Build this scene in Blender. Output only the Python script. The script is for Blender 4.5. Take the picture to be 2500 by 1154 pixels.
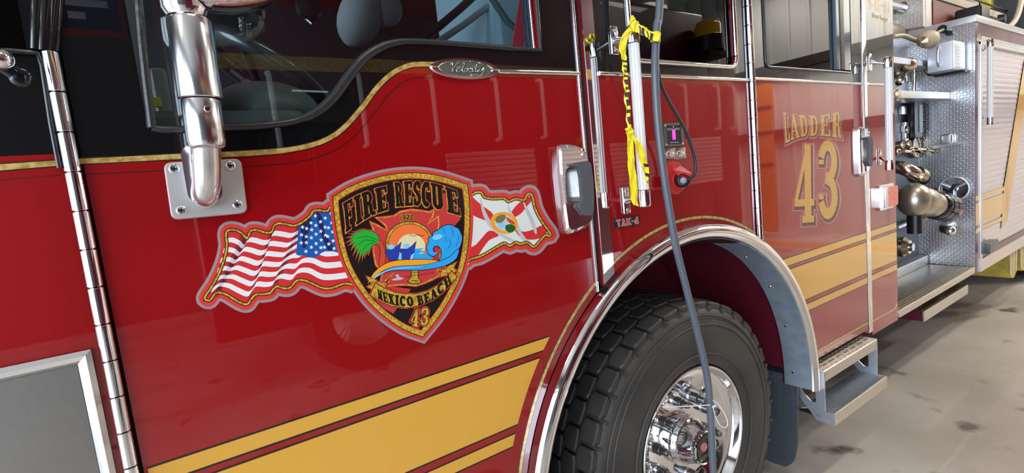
import bpy, bmesh, math, random
from mathutils import Vector, Matrix
from mathutils.geometry import tessellate_polygon
random.seed(7)
for _o in list(bpy.data.objects): bpy.data.objects.remove(_o)
S = bpy.context.scene
COL = S.collection
PI = math.pi
# ------------------------------------------------------------------ camera
# world: X runs along the truck towards its tail, Y=0 is the truck's side, Z is up, the floor is Z=0
F_PX, CX, CY, CAM_Y, CAM_Z = 1216.8, 1250.0, 577.0, -1.12, 1.596
RX = Vector((0.82332569, -0.14707195, 0.54818304))    # camera coords (right, down, forward) of world X
RY = Vector((-0.55813955, -0.03447354, 0.82903065))
RZ = Vector((-0.10302934, -0.98852487, -0.11046962))
cam_data = bpy.data.cameras.new('camera'); cam = bpy.data.objects.new('camera', cam_data); COL.objects.link(cam)
cam_data.sensor_width = 36.0; cam_data.lens = 36.0*F_PX/2500.0; cam_data.clip_start = 0.02; cam_data.clip_end = 200
right = Vector((RX[0], RY[0], RZ[0])); down = Vector((RX[1], RY[1], RZ[1])); fwd = Vector((RX[2], RY[2], RZ[2]))
m = Matrix((right, -down, -fwd)).transposed().to_4x4(); m.translation = Vector((0, CAM_Y, CAM_Z)); cam.matrix_world = m
S.camera = cam
# ------------------------------------------------------------------ view, world, daylight
S.view_settings.view_transform = 'Standard'; S.view_settings.look = 'None'; S.view_settings.gamma = 1.0
S.view_settings.use_curve_mapping = False; S.view_settings.exposure = -0.10
try:
    S.cycles.max_bounces = 10; S.cycles.glossy_bounces = 6; S.cycles.transparent_max_bounces = 16; S.cycles.sample_clamp_indirect = 6.0
    S.cycles.caustics_reflective = False; S.cycles.caustics_refractive = False
except Exception: pass
W = bpy.data.worlds.new('daylight'); S.world = W; W.use_nodes = True
_bg = W.node_tree.nodes['Background']; _bg.inputs[0].default_value = (0.72, 0.85, 1.0, 1); _bg.inputs[1].default_value = 10.0
def area(name, loc, rot, sx, sy, power, col, portal=False):
    L = bpy.data.lights.new(name, 'AREA'); L.shape = 'RECTANGLE'; L.size = sx; L.size_y = sy; L.energy = power; L.color = col
    o = bpy.data.objects.new(name, L); COL.objects.link(o); o.location = loc; o.rotation_euler = rot
    if portal: L.cycles.is_portal = True
    return o
WX0, WX1, WY0, WY1, WZ = -5.2, 10.3, -8.5, 3.9, 5.2       # the bay's walls and ceiling
DOORS = [(-7.9, -2.8), (-2.2, 1.6)]                        # open bay doors in the front wall (y range)
DOOR_H = 4.3
for _a, _b in DOORS:
    area('door_daylight', (WX0-0.05, (_a+_b)/2, DOOR_H/2), (0, -PI/2, 0), DOOR_H, _b-_a, 1, (1, 1, 1), True)
FILL_LAMPS = [(-2.6, -1.75), (0.6, -1.75), (3.8, -1.75), (7.4, -1.75), (9.2, -4.1), (9.2, -2.3), (3.0, 2.9), (7.6, 2.9)]  # unseen tube lamps added as fill light; the back pair brightens the back wall
FILL_LAMP_W = [26, 34, 40, 64, 185, 185, 40, 40]
ADDED_OPENINGS = [(8.6, 10.1)]                                         # unseen side opening, added so daylight brightens the back wall (x range)
for _a, _b in ADDED_OPENINGS:
    area('door_daylight', ((_a+_b)/2, WY0-.05, DOOR_H/2), (-PI/2, 0, 0), _b-_a, DOOR_H, 1, (1, 1, 1), True)
for (_x, _y), _w in zip(FILL_LAMPS, FILL_LAMP_W):
    area('fill_light', (_x, _y, WZ-0.42), (0, 0, 0), 1.25, 0.22, _w, (1.0, 0.95, 0.86))
# ------------------------------------------------------------------ node helpers
class X:                                                      # small expression wrapper over math nodes
    nt = None
    def __init__(s, sock): s.s = sock
def mth(op, a, b=0.0, c=0.0):
    n = X.nt.nodes.new('ShaderNodeMath'); n.operation = op
    for i, v in enumerate((a, b, c)):
        if isinstance(v, X): X.nt.links.new(v.s, n.inputs[i])
        else: n.inputs[i].default_value = v
    return X(n.outputs[0])
def _b(op): return lambda s, o: mth(op, s, o)
X.__add__ = _b('ADD'); X.__sub__ = _b('SUBTRACT'); X.__mul__ = _b('MULTIPLY'); X.__truediv__ = _b('DIVIDE')
def lin(c):
    return tuple(((v/255)/12.92 if v/255 <= .04045 else (((v/255)+.055)/1.055)**2.4) for v in c)+(1,)
MATS = {}
def mat(name, col=(.5, .5, .5), rough=.5, metal=0.0, coat=0.0, spec=.5, emit=None, es=0, bump=None, noise=None, trans=0, ior=1.5, coat_ior=1.5, cr=.03):
    """bump: (kind, scale, strength); noise: (scale, colour2, detail, contrast)"""
    m = bpy.data.materials.new(name); m.use_nodes = True; nt = m.node_tree; X.nt = nt
    p = nt.nodes['Principled BSDF']; I = p.inputs
    c = tuple(col)+(1,) if len(col) == 3 else col
    I['Base Color'].default_value = c; I['Roughness'].default_value = rough; I['Metallic'].default_value = metal
    I['Coat Weight'].default_value = coat; I['Coat Roughness'].default_value = cr; I['Coat IOR'].default_value = coat_ior
    I['Specular IOR Level'].default_value = spec; I['Transmission Weight'].default_value = trans; I['IOR'].default_value = ior
    if emit: I['Emission Color'].default_value = tuple(emit)+(1,); I['Emission Strength'].default_value = es
    tc = nt.nodes.new('ShaderNodeTexCoord')
    if noise:
        n = nt.nodes.new('ShaderNodeTexNoise'); n.inputs['Scale'].default_value = noise[0]; n.inputs['Detail'].default_value = noise[2]
        nt.links.new(tc.outputs['Object'], n.inputs['Vector'])
        r = nt.nodes.new('ShaderNodeValToRGB'); k = noise[3]
        r.color_ramp.elements[0].position = .5-k; r.color_ramp.elements[1].position = .5+k
        r.color_ramp.elements[0].color = c; r.color_ramp.elements[1].color = tuple(noise[1])+(1,) if len(noise[1]) == 3 else noise[1]
        nt.links.new(n.outputs[0], r.inputs[0]); nt.links.new(r.outputs[0], I['Base Color'])
    if bump:
        b = nt.nodes.new('ShaderNodeBump'); b.inputs['Strength'].default_value = bump[2]; b.inputs['Distance'].default_value = .01
        if bump[0] == 'noise':
            n = nt.nodes.new('ShaderNodeTexNoise'); n.inputs['Scale'].default_value = bump[1]; n.inputs['Detail'].default_value = 3
            nt.links.new(tc.outputs['Object'], n.inputs['Vector']); nt.links.new(n.outputs[0], b.inputs['Height'])
        elif bump[0] == 'plate':                              # raised lozenges of tread plate, alternating +45 / -45
            sp = nt.nodes.new('ShaderNodeSeparateXYZ'); nt.links.new(tc.outputs['Object'], sp.inputs[0])
            ax = bump[3]; u = X(sp.outputs[ax[0]])*bump[1]; v = X(sp.outputs[ax[1]])*bump[1]
            fu = mth('FLOOR', u); fv = mth('FLOOR', v)
            par = mth('PINGPONG', fu+fv, 1.0)*2.0-1.0
            pu = u-fu-0.5; pv = v-fv-0.5
            a = (pu+par*pv)*0.7071; q = (pu-par*pv)*0.7071
            e = (a*a)*4.3+(q*q)*38.0
            h = mth('MAXIMUM', mth('SUBTRACT', 1.0, e), 0.0)
            h = mth('POWER', h, 0.6)
            b.inputs['Distance'].default_value = bump[4]
            nt.links.new(h.s, b.inputs['Height'])
        nt.links.new(b.outputs[0], I['Normal'])
    MATS[name] = m
    return m
def glass(name, tint, shade):
    """thin tinted glazing: a fresnel reflection over see-through tint"""
    m = bpy.data.materials.new(name); m.use_nodes = True; nt = m.node_tree; nt.nodes.clear(); X.nt = nt
    o = nt.nodes.new('ShaderNodeOutputMaterial'); mx = nt.nodes.new('ShaderNodeMixShader'); f = nt.nodes.new('ShaderNodeLayerWeight')
    f.inputs[0].default_value = .5; fr = mth('POWER', X(f.outputs[1]), 5.0)*.95+.045
    g = nt.nodes.new('ShaderNodeBsdfGlossy'); g.inputs['Roughness'].default_value = .0; t = nt.nodes.new('ShaderNodeBsdfTransparent')
    t.inputs[0].default_value = tuple(tint)+(1,); nt.links.new(fr.s, mx.inputs[0]); nt.links.new(t.outputs[0], mx.inputs[1])
    nt.links.new(g.outputs[0], mx.inputs[2]); nt.links.new(mx.outputs[0], o.inputs[0])
    MATS[name] = m; return m
RED = mat('red_paint', (.305, .0028, .0045), .35, 0, 1.0, .1, bump=('noise', 2.2, .006), coat_ior=1.7, cr=.02)
BLACKP = mat('black_paint', (.004, .004, .005), .3, 0, 1.0, .1, coat_ior=1.62, cr=.012)
MAROON = mat('maroon_paint', (.10, .004, .02), .35, 0, .4)
CHROME = mat('chrome', (.90, .90, .92), .045, 1)
STEEL = mat('polished_steel', (.80, .80, .81), .14, 1, bump=('noise', 9, .03))
BRUSH = mat('brushed_steel', (.38, .365, .35), .34, 1, noise=(3, (.32, .31, .30), 4, .2), bump=('noise', 60, .03))
ALU = mat('aluminium', (.70, .71, .73), .33, 1, bump=('noise', 25, .06))
ALUM_L = mat('satin_aluminium', (.72, .76, .82), .45, 1, bump=('noise', 14, .1))
WHITE_TUBE = mat('white_ribbed_tube', (.86, .86, .86), .35, 0, .3)
RUBBER = mat('rubber', (.028, .028, .03), .32, bump=('noise', 90, .1))
TYRE = mat('tyre_rubber', (.030, .028, .027), .58, noise=(5, (.060, .054, .046), 5, .2), bump=('noise', 60, .12))
CABLE_M = mat('grey_cable_jacket', (.10, .115, .14), .38, 0, .15, bump=('noise', 60, .05))
CORD_M = mat('black_cord_jacket', (.03, .033, .038), .38)
GOLD = mat('gold_leaf', lin((228, 178, 82)), .38, .15, .6, noise=(140, lin((203, 150, 58)), 2, .12), coat_ior=1.5)
GOLDR = mat('gold_leaf_rope', lin((236, 196, 70)), .36, .2, .5, noise=(200, lin((178, 140, 40)), 2, .10))
GOLDF = mat('gold_leaf_line', lin((222, 190, 110)), .34, .2, .6, noise=(70, lin((176, 140, 64)), 2, .1))
STRIPE = mat('amber_stripe', lin((224, 168, 60)), .32, 0, .8, coat_ior=1.5)
BLK = mat('black_ink', (.008, .006, .006), .35, 0, .6)
INKS = {}
def ink(n, rgb):
    k = n+'_ink'
    if k not in MATS: mat(k, lin(rgb)[:3], .38, 0, .55)
    return MATS[k]
for n, c in dict(grey=(158, 146, 152), coral=(222, 62, 56), white=(238, 238, 240), pale=(205, 208, 214), smoke=(120, 116, 122), flagred=(214, 48, 50), deepred=(96, 22, 34),
                 blue=(18, 92, 176), navy=(20, 34, 92), green=(36, 176, 52), darkgreen=(14, 96, 30), orange=(250, 122, 62), amber=(252, 166, 42), cream=(238, 226, 172),
                 royal=(34, 62, 170), sky=(44, 168, 240), aqua=(130, 212, 246), trunk=(206, 78, 44), rose=(206, 58, 60), plum=(120, 20, 30), olive=(120, 120, 74), silver=(190, 190, 200), offwhite=(228, 232, 228),
                 fold=(196, 199, 198)).items(): ink(n, c)
K = lambda n: MATS[n+'_ink']
YEL = mat('yellow_tape', lin((246, 226, 40))[:3], .35, 0, .4)
TAPEBLK = mat('tape_print', (.02, .02, .02), .4)
LENSR = mat('red_lens', (.75, .02, .02), .12, 0, .8, noise=(60, (.95, .10, .05), 2, .1), emit=(1, .05, .02), es=.05)
AMBERL = mat('amber_lens', (.9, .5, .02), .15, 0, 1)
PLUGRED = mat('red_plastic', (.60, .035, .035), .35, 0, .3)
BLACKPL = mat('black_plastic', (.012, .012, .013), .35)
GREYPL = mat('grey_rubber_grip', (.10, .105, .12), .5)
LED = mat('pink_display_light', (.9, .05, .4), .4, emit=(1.0, .05, .38), es=2.2)
WHITEPL = mat('white_nylon', (.80, .80, .80), .4)
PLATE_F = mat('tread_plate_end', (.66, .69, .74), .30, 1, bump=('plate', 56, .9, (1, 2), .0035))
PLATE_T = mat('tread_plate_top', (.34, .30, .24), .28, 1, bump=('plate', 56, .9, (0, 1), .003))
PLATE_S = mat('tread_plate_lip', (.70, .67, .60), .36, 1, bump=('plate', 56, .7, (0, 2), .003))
SHUT = mat('shutter_aluminium', (.78, .72, .76), .30, .8)
DARKI = mat('cab_interior_vinyl', (.022, .020, .022), .6)
DASH = mat('dashboard_plastic', (.15, .16, .15), .45)
SEATM = mat('seat_cloth', (.34, .50, .60), .8)
GREYI = mat('grey_upholstery', (.32, .32, .33), .7)
BELT = mat('red_webbing', (.75, .05, .09), .6)
PANELD = mat('pump_panel', (.022, .024, .027), .4, .2)
BRASS = mat('aged_brass', (.58, .49, .36), .24, 1)
CREAMP = mat('cream_plastic', (.62, .52, .36), .5)
PINKP = mat('beige_tank', (.56, .46, .38), .5)
YPAINT = mat('yellow_urethane', (.62, .46, .06), .5, noise=(9, (.35, .27, .06), 4, .2))
GL_T = glass('tinted_glass', (.80, .88, .88), 0)
GL_D = glass('dark_glass', (.05, .055, .06), 0)
# ------------------------------------------------------------------ geometry helpers
def q(x, y, Y=0.0):
    """photo pixel -> the point of the plane Y=const it shows"""
    a, b = (x-CX)/F_PX, (y-CY)/F_PX
    d = Vector((a*RX[0]+b*RX[1]+RX[2], a*RY[0]+b*RY[1]+RY[2], a*RZ[0]+b*RZ[1]+RZ[2]))
    t = (Y-CAM_Y)/d.y
    return Vector((d.x*t, Y, CAM_Z+d.z*t))
def qx(x, y, Xc):
    a, b = (x-CX)/F_PX, (y-CY)/F_PX
    d = Vector((a*RX[0]+b*RX[1]+RX[2], a*RY[0]+b*RY[1]+RY[2], a*RZ[0]+b*RZ[1]+RZ[2]))
    t = Xc/d.x
    return Vector((Xc, CAM_Y+d.y*t, CAM_Z+d.z*t))
class MB:
    def __init__(s): s.v = []; s.f = []; s.m = []; s.s = []; s.mats = []
    def mi(s, mt):
        if mt not in s.mats: s.mats.append(mt)
        return s.mats.index(mt)
    def add(s, vs, fs, mt, smooth=False):
        b = len(s.v); s.v += [tuple(v) for v in vs]; k = s.mi(mt)
        for f in fs: s.f.append(tuple(i+b for i in f)); s.m.append(k); s.s.append(smooth)
        return s
    def mesh(s, name):
        me = bpy.data.meshes.new(name); me.from_pydata(s.v, [], s.f); 
        for mt in s.mats: me.materials.append(mt)
        me.polygons.foreach_set('material_index', s.m); me.polygons.foreach_set('use_smooth', s.s); me.update()
        return me
    def build(s, name, parent=None, solid=True, **tags):
        me = s.mesh(name)
        bm = bmesh.new(); bm.from_mesh(me)
        if solid: bmesh.ops.recalc_face_normals(bm, faces=bm.faces)
        for e in bm.edges:
            if len(e.link_faces) == 2 and e.calc_face_angle(0) > .60: e.smooth = False
        bm.to_mesh(me); bm.free()
        return link(name, me, parent, **tags)
    # --- solids
    def prism(s, pts, a0, a1, mt, axis='y', holes=(), smooth_side=False):
        """extrude a 2D outline between a0 and a1 along an axis; outline is (x,z) for y, (y,z) for x, (x,y) for z"""
        M = {'y': lambda u, v, w: (u, w, v), 'x': lambda u, v, w: (w, u, v), 'z': lambda u, v, w: (u, v, w)}[axis]
        loops = [list(pts)]+[list(h) for h in holes]
        flat = [p for L in loops for p in L]; n = len(flat)
        tri = tessellate_polygon([[Vector((p[0], p[1], 0)) for p in L] for L in loops])
        vs = [M(p[0], p[1], a0) for p in flat]+[M(p[0], p[1], a1) for p in flat]
        fs = [t for t in tri]+[tuple(i+n for i in reversed(t)) for t in tri]
        s.add(vs, fs, mt)
        b = 0
        for L in loops:
            k = len(L)
            vv = [M(p[0], p[1], a0) for p in L]+[M(p[0], p[1], a1) for p in L]
            s.add(vv, [(i, (i+1) % k, (i+1) % k+k, i+k) for i in range(k)], mt, smooth_side)
        return s
    def box(s, x0, x1, y0, y1, z0, z1, mt, bev=0.0, rot=None):
        bm = bmesh.new(); bmesh.ops.create_cube(bm, size=1.0)
        for v in bm.verts: v.co = Vector(((v.co.x)*abs(x1-x0), v.co.y*abs(y1-y0), v.co.z*abs(z1-z0)))
        if bev > 0: bmesh.ops.bevel(bm, geom=list(bm.edges), offset=bev, segments=3, affect='EDGES', profile=.6)
        c = Vector(((x0+x1)/2, (y0+y1)/2, (z0+z1)/2))
        if rot is not None: bmesh.ops.transform(bm, matrix=rot, verts=bm.verts)
        bm.verts.index_update()
        s.add([v.co+c for v in bm.verts], [[v.index for v in f.verts] for f in bm.faces], mt, bev > 0)
        bm.free(); return s
    def lathe(s, prof, origin, axis, mt, n=48, a0=0, a1=2*PI, smooth=True, closed=False):
        """prof: (radius, height along axis)"""
        axis = Vector(axis).normalized(); u = axis.orthogonal().normalized()
        if abs(axis.y) > .99: u = Vector((1, 0, 0))
        w = axis.cross(u); o = Vector(origin); full = abs(a1-a0-2*PI) < 1e-6
        cols = n if full else n+1; k = len(prof); vs = []
        for i in range(cols):
            t = a0+(a1-a0)*i/n; d = u*math.cos(t)+w*math.sin(t)
            for r, h in prof: vs.append(o+d*r+axis*h)
        fs = []
        for i in range(n):
            j = (i+1) % cols
            for p in range(k if closed else k-1):
                p2 = (p+1) % k
                fs.append((i*k+p, j*k+p, j*k+p2, i*k+p2))
        s.add(vs, fs, mt, smooth); return s
    def tube(s, path, r, mt, n=12, cap=True, closed=False, sx=1.0, up=None):
        P = [Vector(p) for p in path]; m_ = len(P)
        R = r if isinstance(r, (list, tuple)) else [r]*m_
        T = []
        for i in range(m_):
            a = P[(i-1) % m_] if (i > 0 or closed) else P[i]; b = P[(i+1) % m_] if (i < m_-1 or closed) else P[i]
            T.append((b-a).normalized())
        u = (Vector(up) if up else T[0].orthogonal()); u = (u-T[0]*u.dot(T[0])).normalized(); vs = []
        for i in range(m_):
            u = (u-T[i]*u.dot(T[i])).normalized(); w = T[i].cross(u)
            for k in range(n):
                t = 2*PI*k/n; vs.append(P[i]+u*(math.cos(t)*R[i]*sx)+w*(math.sin(t)*R[i]))
        fs = []
        for i in range(m_ if closed else m_-1):
            j = (i+1) % m_
            for k in range(n): fs.append((i*n+k, i*n+(k+1) % n, j*n+(k+1) % n, j*n+k))
        s.add(vs, fs, mt, True)
        if cap and not closed:
            s.add(vs[:n], [tuple(range(n))], mt); s.add(vs[-n:], [tuple(range(n))], mt)
        return s
    def cyl(s, a, b, r, mt, n=24, r2=None, bev=0.0):
        a = Vector(a); b = Vector(b); d = (b-a); L = d.length; r2 = r if r2 is None else r2
        pr = [(0, 0), (r-bev, 0), (r, bev), (r2, L-bev), (r2-bev, L), (0, L)] if bev else [(0, 0), (r, 0), (r, 0), (r2, L), (r2, L), (0, L)]
        if bev: return s.lathe(pr, a, d, mt, n)
        s.lathe([(r, 0), (r2, L)], a, d, mt, n); s.lathe([(0, 0), (r, 0)], a, d, mt, n, smooth=False); s.lathe([(0, L), (r2, L)], a, d, mt, n, smooth=False)
        return s
    def ball(s, c, r, mt, n=20, sc=(1, 1, 1), rot=None):
        vs = []; fs = []; k = n//2
        for i in range(k+1):
            t = PI*i/k
            for j in range(n):
                a = 2*PI*j/n; v = Vector((math.sin(t)*math.cos(a)*sc[0]*r, math.sin(t)*math.sin(a)*sc[1]*r, math.cos(t)*sc[2]*r))
                if rot is not None: v = rot @ v
                vs.append(Vector(c)+v)
        for i in range(k):
            for j in range(n): fs.append((i*n+j, i*n+(j+1) % n, (i+1)*n+(j+1) % n, (i+1)*n+j))
        s.add(vs, fs, mt, True); return s
def catmull(pts, sub=6, closed=False):
    P = [Vector(p) for p in pts]; n = len(P); out = []
    rng = range(n) if closed else range(n-1)
    for i in rng:
        p0 = P[(i-1) % n] if (closed or i > 0) else P[i]; p1 = P[i]; p2 = P[(i+1) % n]; p3 = P[(i+2) % n] if (closed or i < n-2) else P[i+1]
        for k in range(sub):
            t = k/sub
            out.append(.5*((2*p1)+(p2-p0)*t+(2*p0-5*p1+4*p2-p3)*t*t+(3*p1-p0-3*p2+p3)*t**3))
    if not closed: out.append(P[-1])
    return out
def rrect(cx, cy, w, h, r, n=6):
    o = []
    for sx, sy, a in ((1, 1, 0), (-1, 1, PI/2), (-1, -1, PI), (1, -1, 1.5*PI)):
        for i in range(n+1):
            t = a+PI/2*i/n; o.append((cx+sx*(w/2-r)+math.cos(t)*r, cy+sy*(h/2-r)+math.sin(t)*r))
    return o
def round_poly(pts, r, n=5):
    out = []; m_ = len(pts)
    for i in range(m_):
        p = Vector(pts[i][:2]); a = Vector(pts[i-1][:2])-p; b = Vector(pts[(i+1) % m_][:2])-p
        k = min(r, a.length*.45, b.length*.45); A = p+a.normalized()*k; B = p+b.normalized()*k
        for j in range(n+1):
            t = j/n; out.append(tuple((1-t)**2*A+2*t*(1-t)*p+t*t*B))
    return out
def link(name, me, parent=None, **tags):
    o = bpy.data.objects.new(name, me); COL.objects.link(o)
    if parent is not None:
        o.parent = parent; o.matrix_parent_inverse = Matrix.Translation(-ORIG[parent.name]); ORIG[o.name] = Vector((0, 0, 0))
    else: ORIG[o.name] = Vector((0, 0, 0))
    for k, v in tags.items(): o[k] = v
    return o
ORIG = {}
def thing(name, label, category, loc=(0, 0, 0), group=None):
    o = bpy.data.objects.new(name, None); COL.objects.link(o); o.location = loc; o.empty_display_size = .2; ORIG[o.name] = Vector(loc)
    o['label'] = label; o['category'] = category
    if group: o['group'] = group
    return o
def tagd(label, cat, group=None):
    d = dict(label=label, category=cat)
    if group: d['group'] = group
    return d
# --- flat artwork: layers of thin paint, each a hair above the last
class Art(MB):
    def __init__(s, Y=0.0, fr=None): super().__init__(); s.Y = Y; s.k = 0; s.fr = fr
    def P(s, p, layer):
        s_ = s.Y-.0001*layer-2e-7*s.k
        if s.fr: return s.fr(p[0], p[1], s_)
        v = q(p[0], p[1], 0.0); return (v.x, s_, v.z)
    def fill(s, pts, mt, layer=1, smooth=0):
        if smooth: pts = [tuple(p) for p in catmull([(a[0], a[1], 0) for a in pts], smooth, True)]
        s.k += 1
        tri = tessellate_polygon([[Vector((p[0], p[1], 0)) for p in pts]])
        s.add([s.P(p, layer) for p in pts], tri, mt); return s
    def line(s, pts, w, mt, layer=2, closed=False, smooth=0, joins=True, taper=None):
        if smooth: pts = [tuple(p) for p in catmull([(a[0], a[1], 0) for a in pts], smooth, closed)]
        pts = [Vector(p[:2]) for p in pts]; n = len(pts); L = []
        for i in range(n):
            a = pts[(i-1) % n] if (closed or i) else pts[i]; b = pts[(i+1) % n] if (closed or i < n-1) else pts[i]
            d1 = (pts[i]-a); d2 = (b-pts[i])
            d1 = d1.normalized() if d1.length > 1e-9 else d2.normalized(); d2 = d2.normalized() if d2.length > 1e-9 else d1
            t = (d1+d2); t = t.normalized() if t.length > 1e-6 else d1
            nn = Vector((-t.y, t.x)); c = max(.5, abs(nn.dot(Vector((-d1.y, d1.x)))))
            ww = w/2*(taper(i/(n-1)) if taper else 1)
            L.append((pts[i]+nn*ww/c, pts[i]-nn*ww/c))
        for i in range(n if closed else n-1):
            j = (i+1) % n; s.k += 1
            s.add([s.P(L[i][0], layer), s.P(L[i][1], layer), s.P(L[j][1], layer), s.P(L[j][0], layer)], [(0, 1, 2, 3)], mt)
        return s
    def disc(s, c, rx, ry, mt, layer=2, n=28, a=0):
        return s.fill([(c[0]+math.cos(t)*rx*math.cos(a)-math.sin(t)*ry*math.sin(a), c[1]+math.cos(t)*rx*math.sin(a)+math.sin(t)*ry*math.cos(a)) for t in [2*PI*i/n for i in range(n)]], mt, layer)
# ------------------------------------------------------------------ slab-serif letters built from strokes; unit box, y up
def arcp(cx, cy, rx, ry, a0, a1, n=10): return [(cx+math.cos(math.radians(a0+(a1-a0)*i/n))*rx, cy+math.sin(math.radians(a0+(a1-a0)*i/n))*ry) for i in range(n+1)]
def ser(x, y, w=.30, t=.085): return ([(x-w/2, y), (x+w/2, y)], t)
T = .165
def base(x): return ser(x, .043)
def topp(x): return ser(x, .957)
GL = {
 'I': (.34, [([(.17, 0), (.17, 1)], T), base(.17), topp(.17)]),
 'F': (.50, [([(.14, 0), (.14, 1)], T), base(.15), ([(.02, .957), (.47, .957)], .085), ([(.44, 1), (.44, .76)], .07), ([(.14, .52), (.36, .52)], .07), ([(.35, .63), (.35, .41)], .06)]),
 'E': (.52, [([(.14, 0), (.14, 1)], T), ([(.02, .043), (.49, .043)], .085), ([(.02, .957), (.47, .957)], .085), ([(.44, 1), (.44, .76)], .07), ([(.46, 0), (.46, .26)], .07), ([(.14, .52), (.36, .52)], .07), ([(.35, .63), (.35, .41)], .06)]),
 'R': (.56, [([(.14, 0), (.14, 1)], T), base(.15), ([(.02, .957), (.28, .957)], .085), ([(.14, .95), (.28, .95)]+arcp(.28, .74, .13, .21, 90, -90)+[(.14, .53)], .10), ([(.28, .53), (.37, .42), (.39, .12), (.44, .05), (.54, .05)], .13)]),
 'S': (.50, [(arcp(.25, .73, .16, .21, 10, 200)+arcp(.25, .27, .17, .21, 60, -170), .135), ([(.42, .98), (.42, .70)], .05), ([(.08, .02), (.08, .30)], .05)]),
 'C': (.50, [(arcp(.26, .5, .17, .43, 50, 310, 16), .15), ([(.42, .98), (.42, .68)], .05)]),
 'U': (.54, [([(.14, 1), (.14, .26)]+arcp(.27, .26, .13, .19, 180, 360)+[(.40, 1)], .13), ser(.14, .957, .25), ser(.41, .957, .22)]),
 'L': (.48, [([(.14, 0), (.14, 1)], T), ([(.02, .043), (.45, .043)], .085), topp(.15), ([(.42, 0), (.42, .28)], .07)]),
 'A': (.58, [([(.10, .04), (.27, 1)], .07), ([(.27, 1), (.44, .04)], T), ([(.14, .32), (.40, .32)], .06), ser(.10, .043, .20), ser(.45, .043, .24)]),
 'D': (.56, [([(.14, 0), (.14, 1)], T), ([(.02, .957), (.26, .957)]+arcp(.26, .5, .17, .45, 90, -90, 14)+[(.02, .043)], .11)]),
 'B': (.54, [([(.14, 0), (.14, 1)], T), ([(.02, .957), (.26, .957)]+arcp(.27, .75, .13, .205, 90, -90)+[(.14, .53)], .10), ([(.14, .53), (.27, .53)]+arcp(.28, .29, .15, .245, 90, -90)+[(.02, .043)], .10)]),
 'O': (.54, [(arcp(.27, .5, .17, .43, 0, 360, 22), .14)]),
 'M': (.72, [([(.12, 0), (.12, 1)], .09), ([(.14, 1), (.34, .12)], .14), ([(.34, .12), (.54, 1)], .07), ([(.56, 0), (.56, 1)], .15), ser(.12, .043, .2), ser(.56, .043, .27), ser(.10, .957, .18), ser(.58, .957, .22)]),
 'X': (.56, [([(.10, 1), (.44, 0)], .16), ([(.42, 1), (.12, 0)], .07), ser(.12, .043, .2), ser(.44, .043, .24), ser(.12, .957, .24), ser(.42, .957, .2)]),
 'H': (.60, [([(.14, 0), (.14, 1)], .14), ([(.44, 0), (.44, 1)], .14), ([(.14, .5), (.44, .5)], .08), ser(.14, .043, .24), ser(.44, .043, .24), ser(.14, .957, .24), ser(.44, .957, .24)]),
 '4': (.56, [([(.36, 0), (.36, 1)], .17), ([(.36, .98), (.06, .28)], .075), ([(.02, .255), (.52, .255)], .09), ser(.36, .04, .30)]),
 '3': (.54, [(arcp(.27, .73, .155, .215, 165, -85, 14)+[(.22, .52)], .14), ([(.22, .52)]+arcp(.27, .27, .165, .225, 85, -165, 14), .145), ([(.12, .70), (.12, .76)], .12), ([(.11, .24), (.11, .31)], .12)]),
 '1': (.36, [([(.19, 0), (.19, 1)], .15), ser(.19, .043, .3), ([(.19, .96), (.06, .82)], .07)]),
 '9': (.52, [(arcp(.25, .70, .145, .24, 0, 360, 18), .12), ([(.40, .72), (.40, .30)]+arcp(.25, .28, .15, .23, 0, -150), .12)]),
 '7': (.48, [([(.04, .93), (.44, .93)], .13), ([(.43, .92), (.24, .45), (.20, 0)], .14), ([(.06, 1), (.06, .74)], .05)]),
 '0': (.52, [(arcp(.25, .5, .155, .43, 0, 360, 22), .13)]),
 '-': (.30, [([(.05, .5), (.25, .5)], .10)]),
 'T': (.56, [([(.27, 0), (.27, 1)], .15), ([(.02, .92), (.54, .92)], .15)]),
 'K': (.56, [([(.12, 0), (.12, 1)], .15), ([(.14, .45), (.50, .98)], .13), ([(.22, .55), (.50, .02)], .15)]),
 ' ': (.22, []),
}
def text_strokes(txt, gap=.05):
    x = 0; out = []
    for ch in txt:
        w, st = GL[ch]
        for pts, t in st: out.append(([(x+p[0], p[1]) for p in pts], t))
        x += w+gap
    return out, x-gap
def curve_at(c, u):
    n = len(c)-1; k = min(n-1, int(u*n)); f = u*n-k
    return (c[k][0]+(c[k+1][0]-c[k][0])*f, c[k][1]+(c[k+1][1]-c[k][1])*f)
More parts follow.
